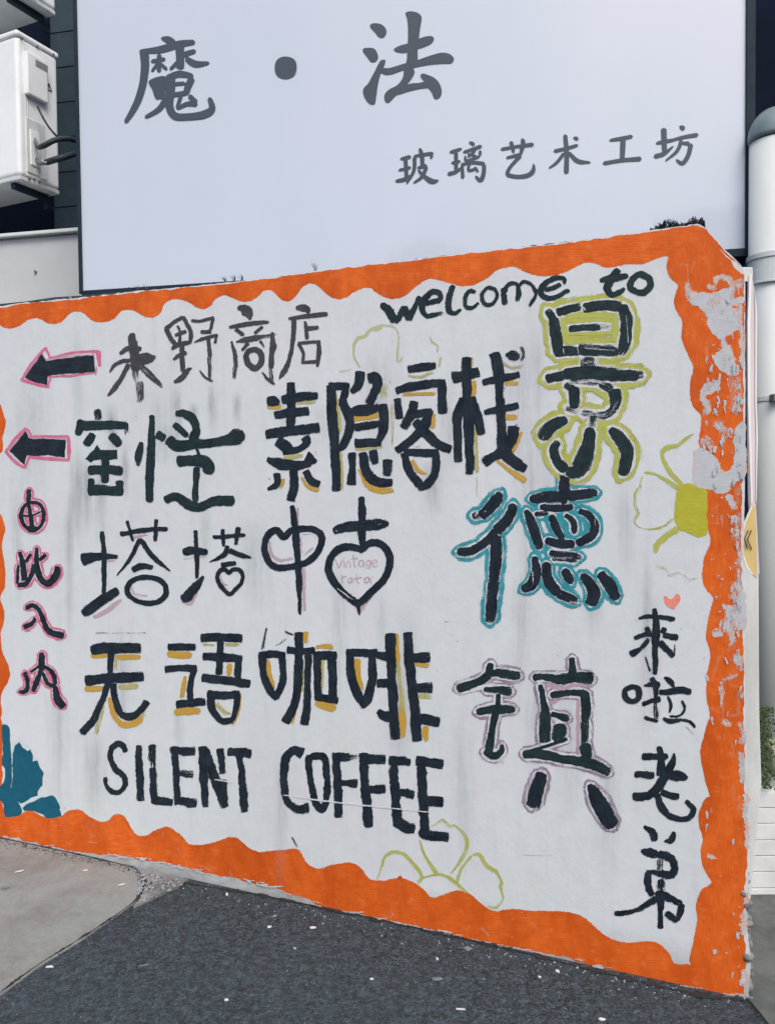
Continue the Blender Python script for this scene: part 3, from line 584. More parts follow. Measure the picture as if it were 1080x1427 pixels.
char('painted_character', 'black character of a heart cut by a long upright', t51, 'black', ['295,75,34 305,140,42 322,280,50 335,450,46 345,600,46 352,855,18', 'C46 235,298 180,252 125,285 100,350 108,430 145,500 215,520 310,508 400,480 470,420 505,350 500,280 440,242 350,240 280,255'],
     [('rose', ['132,330,20 150,430,34 220,468,24 305,452,18', '375,520,34 385,830,26', 'D.3 335,90,24 335,210,22', 'D.4 370,280,16 440,280,16 470,320,14', 'D.4 360,300,20 365,430,14', 'D.4 380,430,18 445,375,16'])])
gu = char('painted_character', 'black character of a cross above a large open heart', t51, 'black', ['792,12,40 795,120,54 795,360,46', '592,258,60 660,235,64 720,225,70 850,215,72 930,205,76 985,205,30', 'C52 785,385 850,345 930,352 985,420 990,510 940,620 850,705 770,775 700,730 620,655 562,560 568,460 630,385 710,368', '752,760,40 770,800,30 776,858,10'],
     [('rose', ['865,720,26 820,770,40 785,845,26'])], over=[('white', ['D.1 612,250,10 616,262,10', 'D.2 910,212,8 940,204,8', 'D.4 620,670,10 740,755,10'])])
s = Sheet(WF, .0028)
for q in ('605,455,9 628,522,9 655,465,9', '668,470,8 670,520,9', '666,448,7 668,455,7', '686,522,8 690,475,9 708,478,9 712,518,9', '735,425,8 740,505,10 752,515,8', '715,460,8 765,450,8', '800,465,8 775,475,9 775,510,9 803,505,9 805,465,8 812,518,8', '850,465,8 828,480,9 832,505,9 855,495,8 856,465,8 852,520,9 830,525,8', '872,490,8 905,480,8 890,460,9 868,480,9 878,512,9 910,505,8',
          '650,572,9 655,632,9', '655,600,8 668,585,9 684,584,9', '715,590,8 697,605,9 702,628,9 722,618,8 722,588,8 730,630,8', '757,570,9 765,625,9 780,628,7', '738,598,8 795,590,8', '840,585,9 815,598,9 820,628,9 845,618,8 845,588,8 862,632,8'):
    s.draw(t51, 'D.12 '+q)
vt = s.build('painted_word', M['rose'], gu); tag(vt, 'tiny faded pink handwriting inside the heart')
# silent coffee in characters
tw = (100, 870, 4.154)
char('painted_character', 'bold black character with mustard shadow, first of the coffee name', tw, 'black', ['115,150,52 160,140,60 250,138,58 402,140,58', '82,325,58 230,312,60 418,303,52', '232,155,42 228,220,34 225,300,30', '215,340,34 180,440,36 130,550,40 62,630,44', '243,345,38 258,440,38 290,520,40 350,535,42 410,490,38 440,445,38', 'D.5 70,620,40 60,645,24'],
     [('yellow', ['115,182,26 210,182,28', '255,190,28 400,188,32', '80,372,38 182,372,36', '218,425,24 245,520,38 290,575,40 350,580,38 410,545,30', 'D.45 400,550,36 440,490,28']), ('olive', ['D.35 198,430,22 140,640,26', '275,360,32 388,358,34', 'D.3 262,200,22 256,262,20'])], cap=.07)
char('painted_character', 'bold black character with mustard shadow, second of the coffee name', tw, 'black', ['560,130,42 718,132,44', '543,260,38 640,252,40 725,258,44', '712,258,38 690,350,36 688,440,38', '608,465,46 700,455,46 775,448,46', '750,78,48 860,74,48 988,82,52', '862,95,38 855,290,36', '762,185,46 880,190,48 988,202,42', '966,200,40 965,315,40', '756,308,46 900,325,48 1034,346,48', '788,402,44 880,412,46 975,405,44', '808,400,42 815,490,42 870,555,36 935,555,34', '962,410,38 955,480,36 935,555,30'],
     [('yellow', ['557,172,42 697,178,40', '662,300,24 640,425,26', '597,508,42 748,500,42', 'D.3 980,400,18 965,500,24 932,585,18', '918,228,34 912,295,30']), ('olive', ['D.3 838,455,30 875,500,34 920,520,30', '762,112,18 828,120,18', '892,116,18 972,116,24'])], cap=.07)
tk = (350, 870, 3.724)
char('painted_character', 'bold black character with mustard shadow, third of the coffee name', tk, 'black', ['42,160,38 110,155,36 178,160,38', '60,155,38 66,260,38 100,340,38 135,388,26', '163,165,36 165,300,36 130,380,36', '188,132,38 260,138,38 332,135,42', '250,42,42 250,160,42 245,300,44 225,420,40 180,510,48', '300,160,40 293,300,34 293,400,36 278,520,46', '343,150,36 347,385,40', '330,162,42 445,160,44', '420,165,42 428,405,44', '335,375,36 452,395,40'],
     [('yellow', ['282,40,32 285,98,28', '338,118,24 380,115,30 425,122,34', '335,408,36 380,422,46 440,432,46', '85,185,28 98,260,26 122,330,16', 'D.2 250,340,22 215,515,16']), ('olive', ['268,190,16 262,350,24', '372,185,20 368,340,18'])], cap=.07)
char('painted_character', 'bold black character with mustard shadow, last of the coffee name', tk, 'black', ['495,150,42 570,148,40 655,150,46', '513,160,44 520,270,46 548,350,46 592,430,34', 'D.2 628,160,42 630,280,46 608,380,50 585,425,36', '722,48,54 728,200,46 738,400,46 750,595,52', '655,160,42 725,168,46', '655,305,42 728,308,44', '658,450,28 695,475,52 745,475,50', '815,42,44 822,200,48 845,400,50 862,605,54', '825,175,54 928,172,50', '860,328,48 940,330,54', '875,490,56 978,505,50'],
     [('yellow', ['752,50,26 762,200,26', '780,430,28 785,500,38 782,590,36', '550,180,38 555,270,34 578,340,24', '842,205,16 922,218,28', '905,530,34 905,605,32']), ('olive', ['762,200,24 778,350,26 785,450,28', '868,372,28 935,375,34'])], cap=.07)
# latin letters
ts = (130, 1020, 4.5)
for ch, st in (('S', ['205,125,34 192,92,34 160,74,36 122,95,38 110,160,38 145,232,40 198,285,40 200,340,36 170,375,34 120,370,34 85,335,30 78,285,26']), ('I', ['288,85,42 292,250,48 298,430,46']), ('L', ['D.15 372,80,46 376,180,44', 'D.5 374,170,42 376,235,40', '376,225,40 386,445,46', '380,428,56 500,440,58']),
               ('E', ['508,92,44 522,270,40 530,445,46', '495,115,46 640,122,62', 'D.38 530,255,36 628,268,52', '515,430,50 650,448,56']), ('N', ['690,92,50 695,280,50 706,468,48', '690,95,50 760,270,62 832,470,54', 'D.25 800,105,56 815,260,46', '820,300,44 826,455,46']), ('T', ['846,120,46 992,135,58', '920,150,46 935,300,42 955,500,56'])):
    char('painted_letter', 'black capital letter %s of the upper word' % ch, ts, 'black', st, rough=1.5, dry=.16, cap=.07)
tc = (370, 1020, 4)
for lab, st in (('letter C', ['210,118,58 165,100,50 118,140,50 104,240,48 115,350,44', 'D.3 110,345,40 130,400,40', '125,395,40 170,425,44 242,425,60']), ('round letter O', ['D.12 C38 245,150 250,250 265,330 290,410 315,432 335,400 345,300 340,200 325,140', 'D.5 230,135,30 335,135,36']),
                ('letter F, first of two', ['395,118,42 403,290,46 410,475,50', '375,140,46 470,138,44', 'D.5 465,140,40 515,135,44', 'D.2 415,280,32 512,292,52']), ('letter F, second of two', ['545,118,44 560,320,48', '555,300,50 575,530,50', '535,148,50 668,152,54', '570,318,44 668,320,50']),
                ('letter E, first of two', ['712,135,42 722,300,52 735,505,54', '690,155,48 808,168,48', 'D.15 750,332,36 828,350,52', '725,495,58 780,530,56 832,540,54']), ('letter E, second of two', ['865,138,46 878,330,54 885,545,48', '840,160,46 990,180,58', '885,385,50 990,388,58', '862,545,50 900,570,60 1020,588,56'])):
    char('painted_letter', 'black capital '+lab+' in the lower word', tc, 'black', st, rough=1.5, dry=.14, cap=.07)
tz = (520, 360, 4.909)
for lab, st in (('w', ['55,312,36 110,360,60 155,430,60', '155,440,40 215,330,46', '215,330,50 245,420,50', '245,420,40 320,262,40']), ('e, first', ['335,310,34 460,290,34', 'D.1 455,290,30 460,245,34 410,228,36 355,280,44 335,340,40 365,395,34 440,385,30', 'D.45 430,385,36 480,372,36']), ('l', ['545,185,36 520,270,40 520,360,38 555,378,30 600,350,22']),
                ('c', ['D.3 700,225,30 660,225,32 630,270,32 635,330,30 680,340,28 720,305,24']), ('o', ['D.25 C26 790,200 835,215 848,260 820,305 775,318 745,285 748,235'])):
    char('painted_letter', 'brushed lowercase %s in the upper greeting' % lab, tz, 'green_black', st, rough=1.3, dry=.12)
tz2 = (700, 360, 4.909)
for lab, st in (('m', ['0,205,34 18,315,44', 'D.1 15,230,30 45,180,26 95,175,26 110,220,34 102,290,34', 'D.25 105,200,20 145,160,26 200,185,26 228,250,24 185,325,26']), ('e, last of its word', ['290,215,30 400,180,32', 'D.15 425,175,20 420,140,32 370,135,30 290,180,40 262,235,44 300,270,36 380,260,32 455,215,28']), ('t', ['795,78,40 740,150,60 715,205,52 740,248,40 800,235,36 835,205,20', 'D.15 668,155,26 760,135,50 858,118,34']), ('o, thick', ['C46 940,108 1000,135 1010,185 965,232 905,225 872,190 890,140'])):
    char('painted_letter', 'brushed lowercase %s in the upper greeting' % lab, tz2, 'green_black', st, rough=1.3, dry=.12)
# town name
tj = (720, 400, 5.095)
char('painted_character', 'large black character with lime outline, top of the town name', tj, 'green_black', ['D.2 215,165,50 270,240,60', '262,220,62 280,350,74 295,470,76', '285,182,56 380,155,56 450,140,56', '470,150,60 600,132,64 745,140,66', 'D.15 745,130,66 778,240,80 770,350,80 755,430,70 735,480,56', '265,460,64 450,455,64', 'D.4 440,430,60 700,440,50', 'D.25 450,465,46 720,460,70', 'D.2 370,300,46 480,290,46 590,285,48', 'D.6 580,285,48 665,275,46',
    'D.25 508,500,100 512,580,116', 'D.15 208,655,60 340,625,72', '330,620,72 550,610,88 750,630,80 860,630,60', 'D.35 740,640,66 895,620,60', 'D.3 345,690,50 400,730,66', '405,710,68 408,860,70', 'D.5 350,860,50 430,890,50', 'D.5 380,670,44 620,680,50', 'D.3 590,690,44 680,730,72', '690,730,76 705,800,74 690,870,60', 'D.35 690,860,60 640,905,56 560,905,50', 'D.45 460,900,50 540,895,44',
    'D.3 545,895,56 535,960,52', 'D.5 535,950,50 525,1010,60', '520,1000,64 505,1120,84 470,1240,120 420,1310,90 350,1310,66', 'D.15 350,1300,70 290,1240,64 265,1150,66 290,1095,56', 'D.1 355,940,50 270,975,80 200,1040,90 180,1085,70', '660,1010,50 720,1060,80 780,1150,86 780,1230,80 745,1335,66'],
    [('yellow', []), ('lime', [])], halo=('lime', 118, 46), wide=1.16, over=[('white', ['D.5 450,130,24 490,170,14', 'D.55 480,430,16 700,450,12', 'D.55 775,200,12 790,400,14', 'D.45 600,285,44 655,275,44', 'D.5 370,690,26 500,665,34 640,690,26', 'D.55 510,910,34 530,1000,44', 'D.55 440,900,30 640,905,26', 'D.55 450,520,30 540,540,34', 'D.5 245,1100,10 270,1180,12', 'D.55 690,870,30 720,800,16', 'D.55 215,165,30 240,190,20', 'D.5 330,440,8 335,480,10', 'D.5 430,430,8 440,480,10'])])
s = Sheet(WF, .0029)
for q in ('D.1 345,215,40 520,195,40 690,215,40', 'D.25 370,250,26 520,235,28 680,240,30', '330,220,44 350,400,50', 'D.2 360,335,26 520,330,26 690,325,30', 'D.2 350,395,40 520,385,34 700,370,40', '690,220,40 700,300,50 690,380,40'): s.draw(tj, q)
s.build('painted_highlight', M['lime'], wall); 
td = (610, 650, 6.2077)
td2 = (710, 650, 6.206)
char('painted_character', 'large left half of the teal outlined town character', td, 'black', ['D.35 300,425,66 380,430,60', '370,430,80 440,370,84 500,300,84 545,230,66', 'D.1 650,325,60 640,390,76 580,480,84 500,560,90', '500,560,70 430,640,76 340,710,72', 'D.2 350,700,76 260,735,80 170,745,70', 'D.1 500,600,80 505,800,90 485,1000,84', 'D.15 485,990,86 465,1180,84 455,1345,90'], halo=('teal', 100, 38), wide=1.2, over=[('white', ['D.5 400,380,22 420,400,14', 'D.4 315,410,30 345,430,20', 'D.55 590,380,14 560,440,12', 'D.55 210,740,14 300,750,14'])])
char('painted_character', 'large right half of the teal outlined town character', td2, 'black', ['475,60,76 472,200,84 465,330,56', 'D.1 175,285,56 330,265,90 500,260,90', '500,255,90 640,240,80 755,225,70', '265,350,50 400,362,60 545,350,54', 'D.15 140,380,50 200,520,76 265,710,74', 'D.3 220,420,50 330,400,40', 'D.1 310,640,60 440,665,72 560,675,64', 'D.1 600,385,46 680,420,60 735,490,64 715,590,70 580,670,62', '360,420,50 405,540,60 460,630,56', 'D.3 480,420,40 545,470,54 560,580,60', 'D.35 345,750,60 480,765,60 620,780,50', 'D.4 370,800,40 580,815,40', '215,780,44 230,900,72 190,1020,80 110,1070,60', '318,830,60 330,970,84 420,1100,84', 'D.2 410,1090,80 580,1170,70', '700,1200,90 730,1100,104 690,1010,90 620,935,50', 'D.15 470,890,60 510,960,80 540,1010,50', '780,920,76 860,1030,96 925,1150,80'], halo=('teal', 86, 32), wide=1.2, over=[('white', ['D.5 270,235,16 300,245,12', 'D.55 200,900,30 205,1020,26', 'D.5 520,1180,40 650,1200,40', 'D.55 380,790,30 560,790,30', 'D.5 540,900,10 545,960,12', 'D.55 360,330,14 540,320,14', 'D.5 740,420,12 745,520,14'])])
s = Sheet(WF, .0029)
for q in ('D.2 310,400,40 330,500,40 370,560,30', 'D.2 430,440,36 490,500,40 470,600,46 440,590,40', 'D.25 640,440,40 660,520,44 650,610,36', 'D.2 560,400,40 640,400,36 720,430,26'): s.draw(td2, q)
s.build('painted_highlight', M['teal'], wall)
tn = (620, 900, 4.32)
char('painted_character', 'large left half of the mauve outlined town character', tn, 'green_black', ['275,105,38 262,170,46 215,215,56', 'D.15 230,210,50 150,235,50 75,260,60', '278,165,40 340,165,50 450,182,56', 'D.15 235,262,38 310,265,44 400,275,56', '320,290,26 320,380,30', '192,400,40 300,382,54 420,380,42', '308,400,42 285,500,42 262,640,50', 'D.15 235,640,36 300,660,44 340,630,36 340,595,24'], halo=('mauve', 56, 34))
char('painted_character', 'large right half of the mauve outlined town character', tn, 'green_black', ['765,72,36 768,180,50', '530,190,42 620,190,40 700,205,66', '690,205,66 790,190,60 890,200,76', 'D.15 572,235,36 585,300,34 605,400,50', '602,390,60 598,580,76', '635,298,38 740,282,40 850,285,44', 'D.15 842,275,54 848,380,56 840,460,50', 'D.35 842,450,54 842,600,60', '840,590,66 860,680,66', 'D.15 640,410,34 745,438,50', 'D.15 690,470,70 690,520,90 660,570,60', '735,560,18 620,600,20 500,640,24', '470,650,56 600,655,54 700,680,50 880,710,66 990,765,50'], halo=('mauve', 50, 30), under=[('rose', ['800,330,26 800,640,24', '610,230,30 700,260,30 800,230,26 860,240,20', '640,350,30 680,330,20'])])
char('painted_stroke', 'short black foot stroke of the lowest town character', tn, 'black', ['585,765,66 555,850,84 525,970,84'], halo=('mauve', 64, 32))
char('painted_stroke', 'long black foot stroke of the lowest town character', tn, 'black', ['868,835,40 920,930,96 1010,1090,90'], halo=('mauve', 58, 28))
# right column
tr = (850, 810, 6.793)
char('painted_character', 'small black spiky character under the salmon heart', tr, 'black', ['415,260,42 428,330,56 435,480,76 428,640,60', 'D.15 425,620,56 425,880,56', '272,352,24 350,332,36 430,335,40 610,358,54', '350,432,44 362,490,60', '515,440,50 495,490,60', '228,535,40 330,505,42 430,510,40', '500,515,50 640,535,64', 'D.35 370,545,46 290,640,46', '290,635,40 190,690,76', '465,575,60 600,710,56', '612,600,10 606,690,14', 'D.4 335,715,10 378,850,24'])
char('painted_character', 'small black character with a ring on its left, second in its column', tr, 'black', ['C54 212,1000 265,1020 262,1110 205,1138 150,1100 148,1030', 'D.25 395,910,50 430,1000,66 430,1100,46', 'D.5 430,1120,44 440,1320,70', '322,988,20 400,975,50 470,985,60', '305,1165,40 400,1130,50 472,1110,66', 'D.2 515,905,24 570,950,56 605,1000,30', '465,1052,50 540,1045,60 650,1030,64 765,1045,60', '545,1090,20 575,1160,28 565,1240,18', 'D.15 680,1130,24 705,1200,26 660,1270,26 565,1275,22', 'D.2 325,1285,36 450,1325,34', 'D.1 500,1300,30 560,1325,50 680,1310,32', 'D.3 670,1310,34 760,1330,34 805,1380,30'])
to = (850, 1020, 4.92)
char('painted_character', 'black character with a curled tail, third in its column', to, 'black', ['332,100,36 350,180,50 345,300,56', '218,170,48 395,170,46', '168,290,44 300,298,54', '400,300,60 470,300,70 528,318,40', '438,145,12 425,210,46 370,320,60 310,400,62', '330,390,60 250,440,54 155,440,60', '350,410,44 420,435,46 470,445,52', '322,430,42 350,510,50 400,575,42', 'D.2 390,570,40 480,598,38 550,590,44', 'D.1 545,590,40 568,530,40 520,470,36'])
char('painted_character', 'black dry-brushed character at the foot of its column', to, 'black', ['230,650,20 290,685,48 308,745,44', '437,683,24 415,740,46 372,748,22', '212,815,20 260,825,56 330,835,56', 'D.15 330,830,56 420,870,56 448,940,56', 'D.3 450,920,56 420,1000,50', 'D.1 420,985,50 340,970,56', 'D.3 350,970,44 250,950,26', 'D.1 262,960,42 258,1060,50 290,1120,50', 'D.5 345,870,50 345,960,56', 'D.35 345,1010,50 345,1100,60', '335,1090,60 345,1180,50 345,1240,34 345,1345,50', '320,1110,60 430,1145,44', 'D.3 420,1140,40 490,1180,50', 'D.1 490,1180,46 485,1230,46 455,1290,40', 'D.3 380,1240,50 460,1295,44', 'D.25 320,1140,50 200,1215,34', '210,1210,32 120,1238,34 32,1243,42'], rough=1.5)
# ------------------------------------------------------------------ sign board
def vinyl_face():
    m, nt, P_, O = mat('sign_vinyl'); ob = N(nt, 'ShaderNodeTexCoord').outputs['Object']
    c = mixc(nt, ramp(nt, noise(nt, mapped(nt, ob, (1, 1, .5)), 1.3, 4, .55), [(.35, 0), (.7, 1)]), (.49, .55, .635), (.53, .575, .66))
    nt.links.new(c, P_.inputs['Base Color']); P_.inputs['Roughness'].default_value = .35
    P_.inputs['Coat Weight'].default_value = 1.0; P_.inputs['Coat Roughness'].default_value = .04
    b = bump(nt, noise(nt, mapped(nt, ob, (1.6, 1, .35)), 1.6, 3, .5), .35, .02)
    nt.links.new(b, P_.inputs['Coat Normal']); return m
M['sign'] = vinyl_face()
M['frame'] = simple('dark_frame_metal', (.014, .026, .040), .6, .2, 20, 0, spec=.15)
M['navy'] = simple('dark_recess_paint', (.004, .008, .020), .9, .3, 3, spec=.1)  # building front colour, also used as shade in the gap and the recess
M['slate'] = simple('slate_tile', (.030, .050, .062), .6, .35, 5, spec=.25, bumps=.2, bscale=40)
M['cream'] = simple('off_white_enamel', (.80, .83, .84), .4, .06, 4)
M['creamdirt'] = simple('grimy_white_enamel', (.58, .61, .61), .5, .12, 6)
M['parapet'] = simple('pale_grey_render', (.46, .485, .50), .7, .08, 3, bumps=.25)
M['pipe'] = simple('white_grey_plastic', (.56, .60, .60), .4, .06, 6, stretch=(1, 1, .3))
M['pipecap'] = simple('grey_plastic', (.17, .215, .225), .35, .12, 14)
M['rubber'] = simple('black_foam_rubber', (.020, .034, .042), .7, .3, 30, bumps=.3)
M['steel'] = simple('dull_steel', (.20, .21, .22), .4, .25, 25, .7)
M['window'] = simple('grey_window_plastic', (.22, .24, .25), .25, .1, 30)
M['cable'] = simple('black_cable_sheath', (.014, .018, .026), .6, .3, 30)
M['gap'] = simple('dark_netting', (.03, .045, .048), .9, .4, 60, bumps=.6)
sign = empty('sign_board', 'large pale blue-white workshop sign board with dark frame above the wall', 'sign', SF.M)
ul, ur = SF.loc(111, 200)[0], SF.loc(1050, 200)[0]; zb = SF.loc(115, 407)[1]; zt = 4.15
fw = .030
mb = MB(); mb.box(ul+.004, ur-fw, .0, .05, zb+.004, zt-.01); mb.build('panel', M['sign'], sign)
for nm, b in (('frame', (ul-.010, ul+.004, -.012, .12, zb-.01, zt)), ('frame', (ur-fw, ur+.002, -.012, .12, zb-.028, zt)), ('frame', (ul+.004, ur-fw, -.010, .12, zb-.026, zb+.004)), ('frame', (ul+.004, ur-fw, -.010, .12, zt-.01, zt+.02)), ('backing', (ul+.01, ur-fw-.01, .05, .118, zb+.01, zt-.02))):
    mb = MB(); mb.box(*b); mb.build(nm, M['frame'], sign, bevel=.002)
s1, s2, s3, s4 = (140, 0, 3.6), (480, 0, 5.4), (540, 160, 4.5), (760, 160, 4.5)
def sch(lab, t, st): char('sign_character', lab, t, 'vinyl', st, parent=sign, frame=SF, base=.0052, rough=.15, dry=0, ragged=False)
sch('dense slate character, first and leftmost on the sign', s1, ['305,192,10 340,200,36 375,222,34', '208,258,20 300,250,36 400,222,36 478,212,24', '222,255,46 226,330,42 216,420,38 192,500,36 160,565,30 126,618,20', 'F 200,252 222,248 240,262 232,300 210,300', '255,310,20 330,296,20', '298,270,24 296,365,22', '292,318,18 258,362,14', '302,318,16 338,352,18', '400,230,44 404,350,38', '385,290,24 440,268,26 482,256,22', '398,305,22 350,352,16', '428,292,24 480,322,34 550,316,14',
    'F 245,408 330,385 330,440 320,480 285,500 262,450', '330,392,24 400,372,34 470,385,24', '464,388,34 440,440,34 432,478,26', '290,430,22 430,418,18', '356,375,46 352,480,48', '290,488,22 440,466,24', '335,490,32 300,545,28 225,592,18', '352,470,44 350,540,40 375,582,38 450,586,36 530,572,40 562,548,34 548,488,22', '412,465,22 385,548,16', '385,548,16 440,522,24 490,525,26', '445,478,24 485,520,30', 'F 366,430 376,430 372,470 366,470'])
sch('round slate dot on the sign', s1, ['F 930,284 975,300 986,341 972,382 930,398 888,382 875,341 888,300'])
sch('bold slate character, right of the dot on the sign', s2, ['F 192,195 205,180 240,176 280,186 308,212 318,242 306,272 290,285 262,282 240,255', 'F 138,380 150,364 185,361 222,365 240,385 255,435 240,462 205,469 190,455 165,420', 'F 285,452 305,450 308,470 292,515 272,560 252,650 238,740 228,785 195,785 162,752 140,690 148,662 175,635 215,565 250,495 270,460',
    'F 458,100 480,88 520,88 560,102 580,128 572,200 560,290 552,380 548,460 520,515 530,545 500,600 470,645 500,668 400,710 330,775 305,760 302,715 330,680 400,640 440,585 448,530 466,470 476,340 480,220 472,140', 'F 470,640 560,625 620,618 640,655 560,670 480,690 400,712', 'F 572,570 590,555 625,565 680,590 715,630 732,680 725,725 700,747 675,740 660,700 630,660 600,615',
    'F 372,375 420,345 480,328 560,292 620,275 660,275 675,292 660,322 600,355 530,375 470,395 410,396', 'F 275,545 295,515 330,515 450,480 560,450 660,415 740,398 790,408 825,445 808,475 740,480 640,488 530,508 440,530 360,558 310,563'])
sch('slate character one of the small sign line', s3, ['78,280,16 110,272,22 150,262,24', '68,350,18 150,330,22', '48,418,18 110,405,28 165,372,14', '113,275,26 120,400,24', '170,262,26 166,350,22 118,436,12', '162,262,16 230,250,22 290,243,24', '285,248,18 268,278,14', '200,208,18 215,250,28 220,330,24', '185,335,18 250,318,28', '248,322,24 215,390,22 162,430,12', '190,345,16 230,385,24 280,418,34 322,412,10'])
sch('slate character two of the small sign line', s3, ['388,238,20 430,225,22 468,212,16', '398,305,18 460,290,20', '375,374,28 430,358,22 470,328,14', '430,232,26 430,370,24', '510,170,16 548,190,28', '472,238,18 592,196,24', '500,245,14 560,262,18', '555,222,16 500,268,14', '488,255,16 490,285,16 580,262,20', '582,222,22 578,262,18', '468,300,18 472,402,24', '465,312,18 540,300,20 612,308,24', '606,308,24 600,380,28 582,412,26 548,382,14', '528,270,18 508,348,18 565,335,18', '545,325,18 570,362,16'])
sch('slate character three of the small sign line', s3, ['708,218,20 810,200,20 918,186,26', '772,165,26 792,242,18', '840,148,20 850,175,30 832,255,18', '742,272,16 835,250,26', '838,252,24 765,335,22 752,372,26 800,388,24 880,380,28 912,352,28 916,306,12'])
sch('slate character four of the small sign line', s4, ['50,230,22 130,212,22 206,190,20', '122,122,26 132,240,30 130,372,30', '118,238,20 70,300,20 18,338,10', '142,232,18 200,290,28 284,300,12', '172,142,14 208,155,32'])
sch('slate character five of the small sign line', s4, ['398,162,16 480,148,24 548,135,24', '486,150,34 480,285,30', '358,306,24 480,286,24 602,276,30'])
sch('slate character six, last of the small sign line', s4, ['740,82,36 745,245,30', '690,180,16 740,170,24 810,158,18', '676,264,28 740,245,26 802,196,10', '838,70,16 872,92,38', '785,162,16 860,142,22 958,125,26', '852,155,24 825,225,22 748,292,10', '850,178,18 905,180,26', '912,180,30 890,262,28 855,305,26 815,280,14'])

# ------------------------------------------------------------------ building behind
d0 = Vector((SF.M[0][1], SF.M[1][1], 0))
BF = Frame(SP+d0*1.6, SF.t)
bld = empty('building', 'dark slate building front behind the sign and the wall', 'building', BF.M)
mb = MB(); mb.box(-9, 7, 0, .3, -.1, 6.5); mb.build('wall', M['navy'], bld)
cl, cr = BF.loc(86, 200)[0], BF.loc(113, 200)[0]
mb = MB(); mb.box(cl, cr+.15, -.09, -.002, 0, 6.4); col_ = mb.build('pillar', M['slate'], bld, bevel=.004)
tile_me = None
z = 2.2; k = 0
while z < 5.6:
    if tile_me is None:
        mb = MB(); mb.box(cl+.004, cr+.146, -.102, -.092, 0, .215); o = mb.build('tile', M['slate'], col_, bevel=.002); tile_me = o.data
    else:
        o = bpy.data.objects.new('tile', tile_me); link(o, col_); b = o.modifiers.new('bevel', 'BEVEL'); b.width = .002
    o.location.z = z; z += .22
# low pale parapet
PF = Frame(SP+d0*.42, SF.t)
def pl(px, py): return PF.loc(px, py)
x1 = pl(114, 330)[0]
par = MB(); par.box(-6, x1, 0, .25, pl(60, 420)[1]-.5, pl(60, 329)[1]); o = par.build('parapet_wall', M['parapet'], None, bevel=.008); o.matrix_world = PF.M
tag(o, 'pale grey rendered parapet block left of the sign board', 'wall')
mb = MB(); u, z = pl(51, 379)
mb.tube([(u, .002, z), (u, -.012, z)], .006, 8); h_ = mb.build('nail', M['steel'], o)
mb = MB(); mb.box(-6, x1, -.03, .25, pl(60, 329)[1]+.001, pl(60, 329)[1]+.02); mb.build('coping', M['creamdirt'], o, bevel=.004)

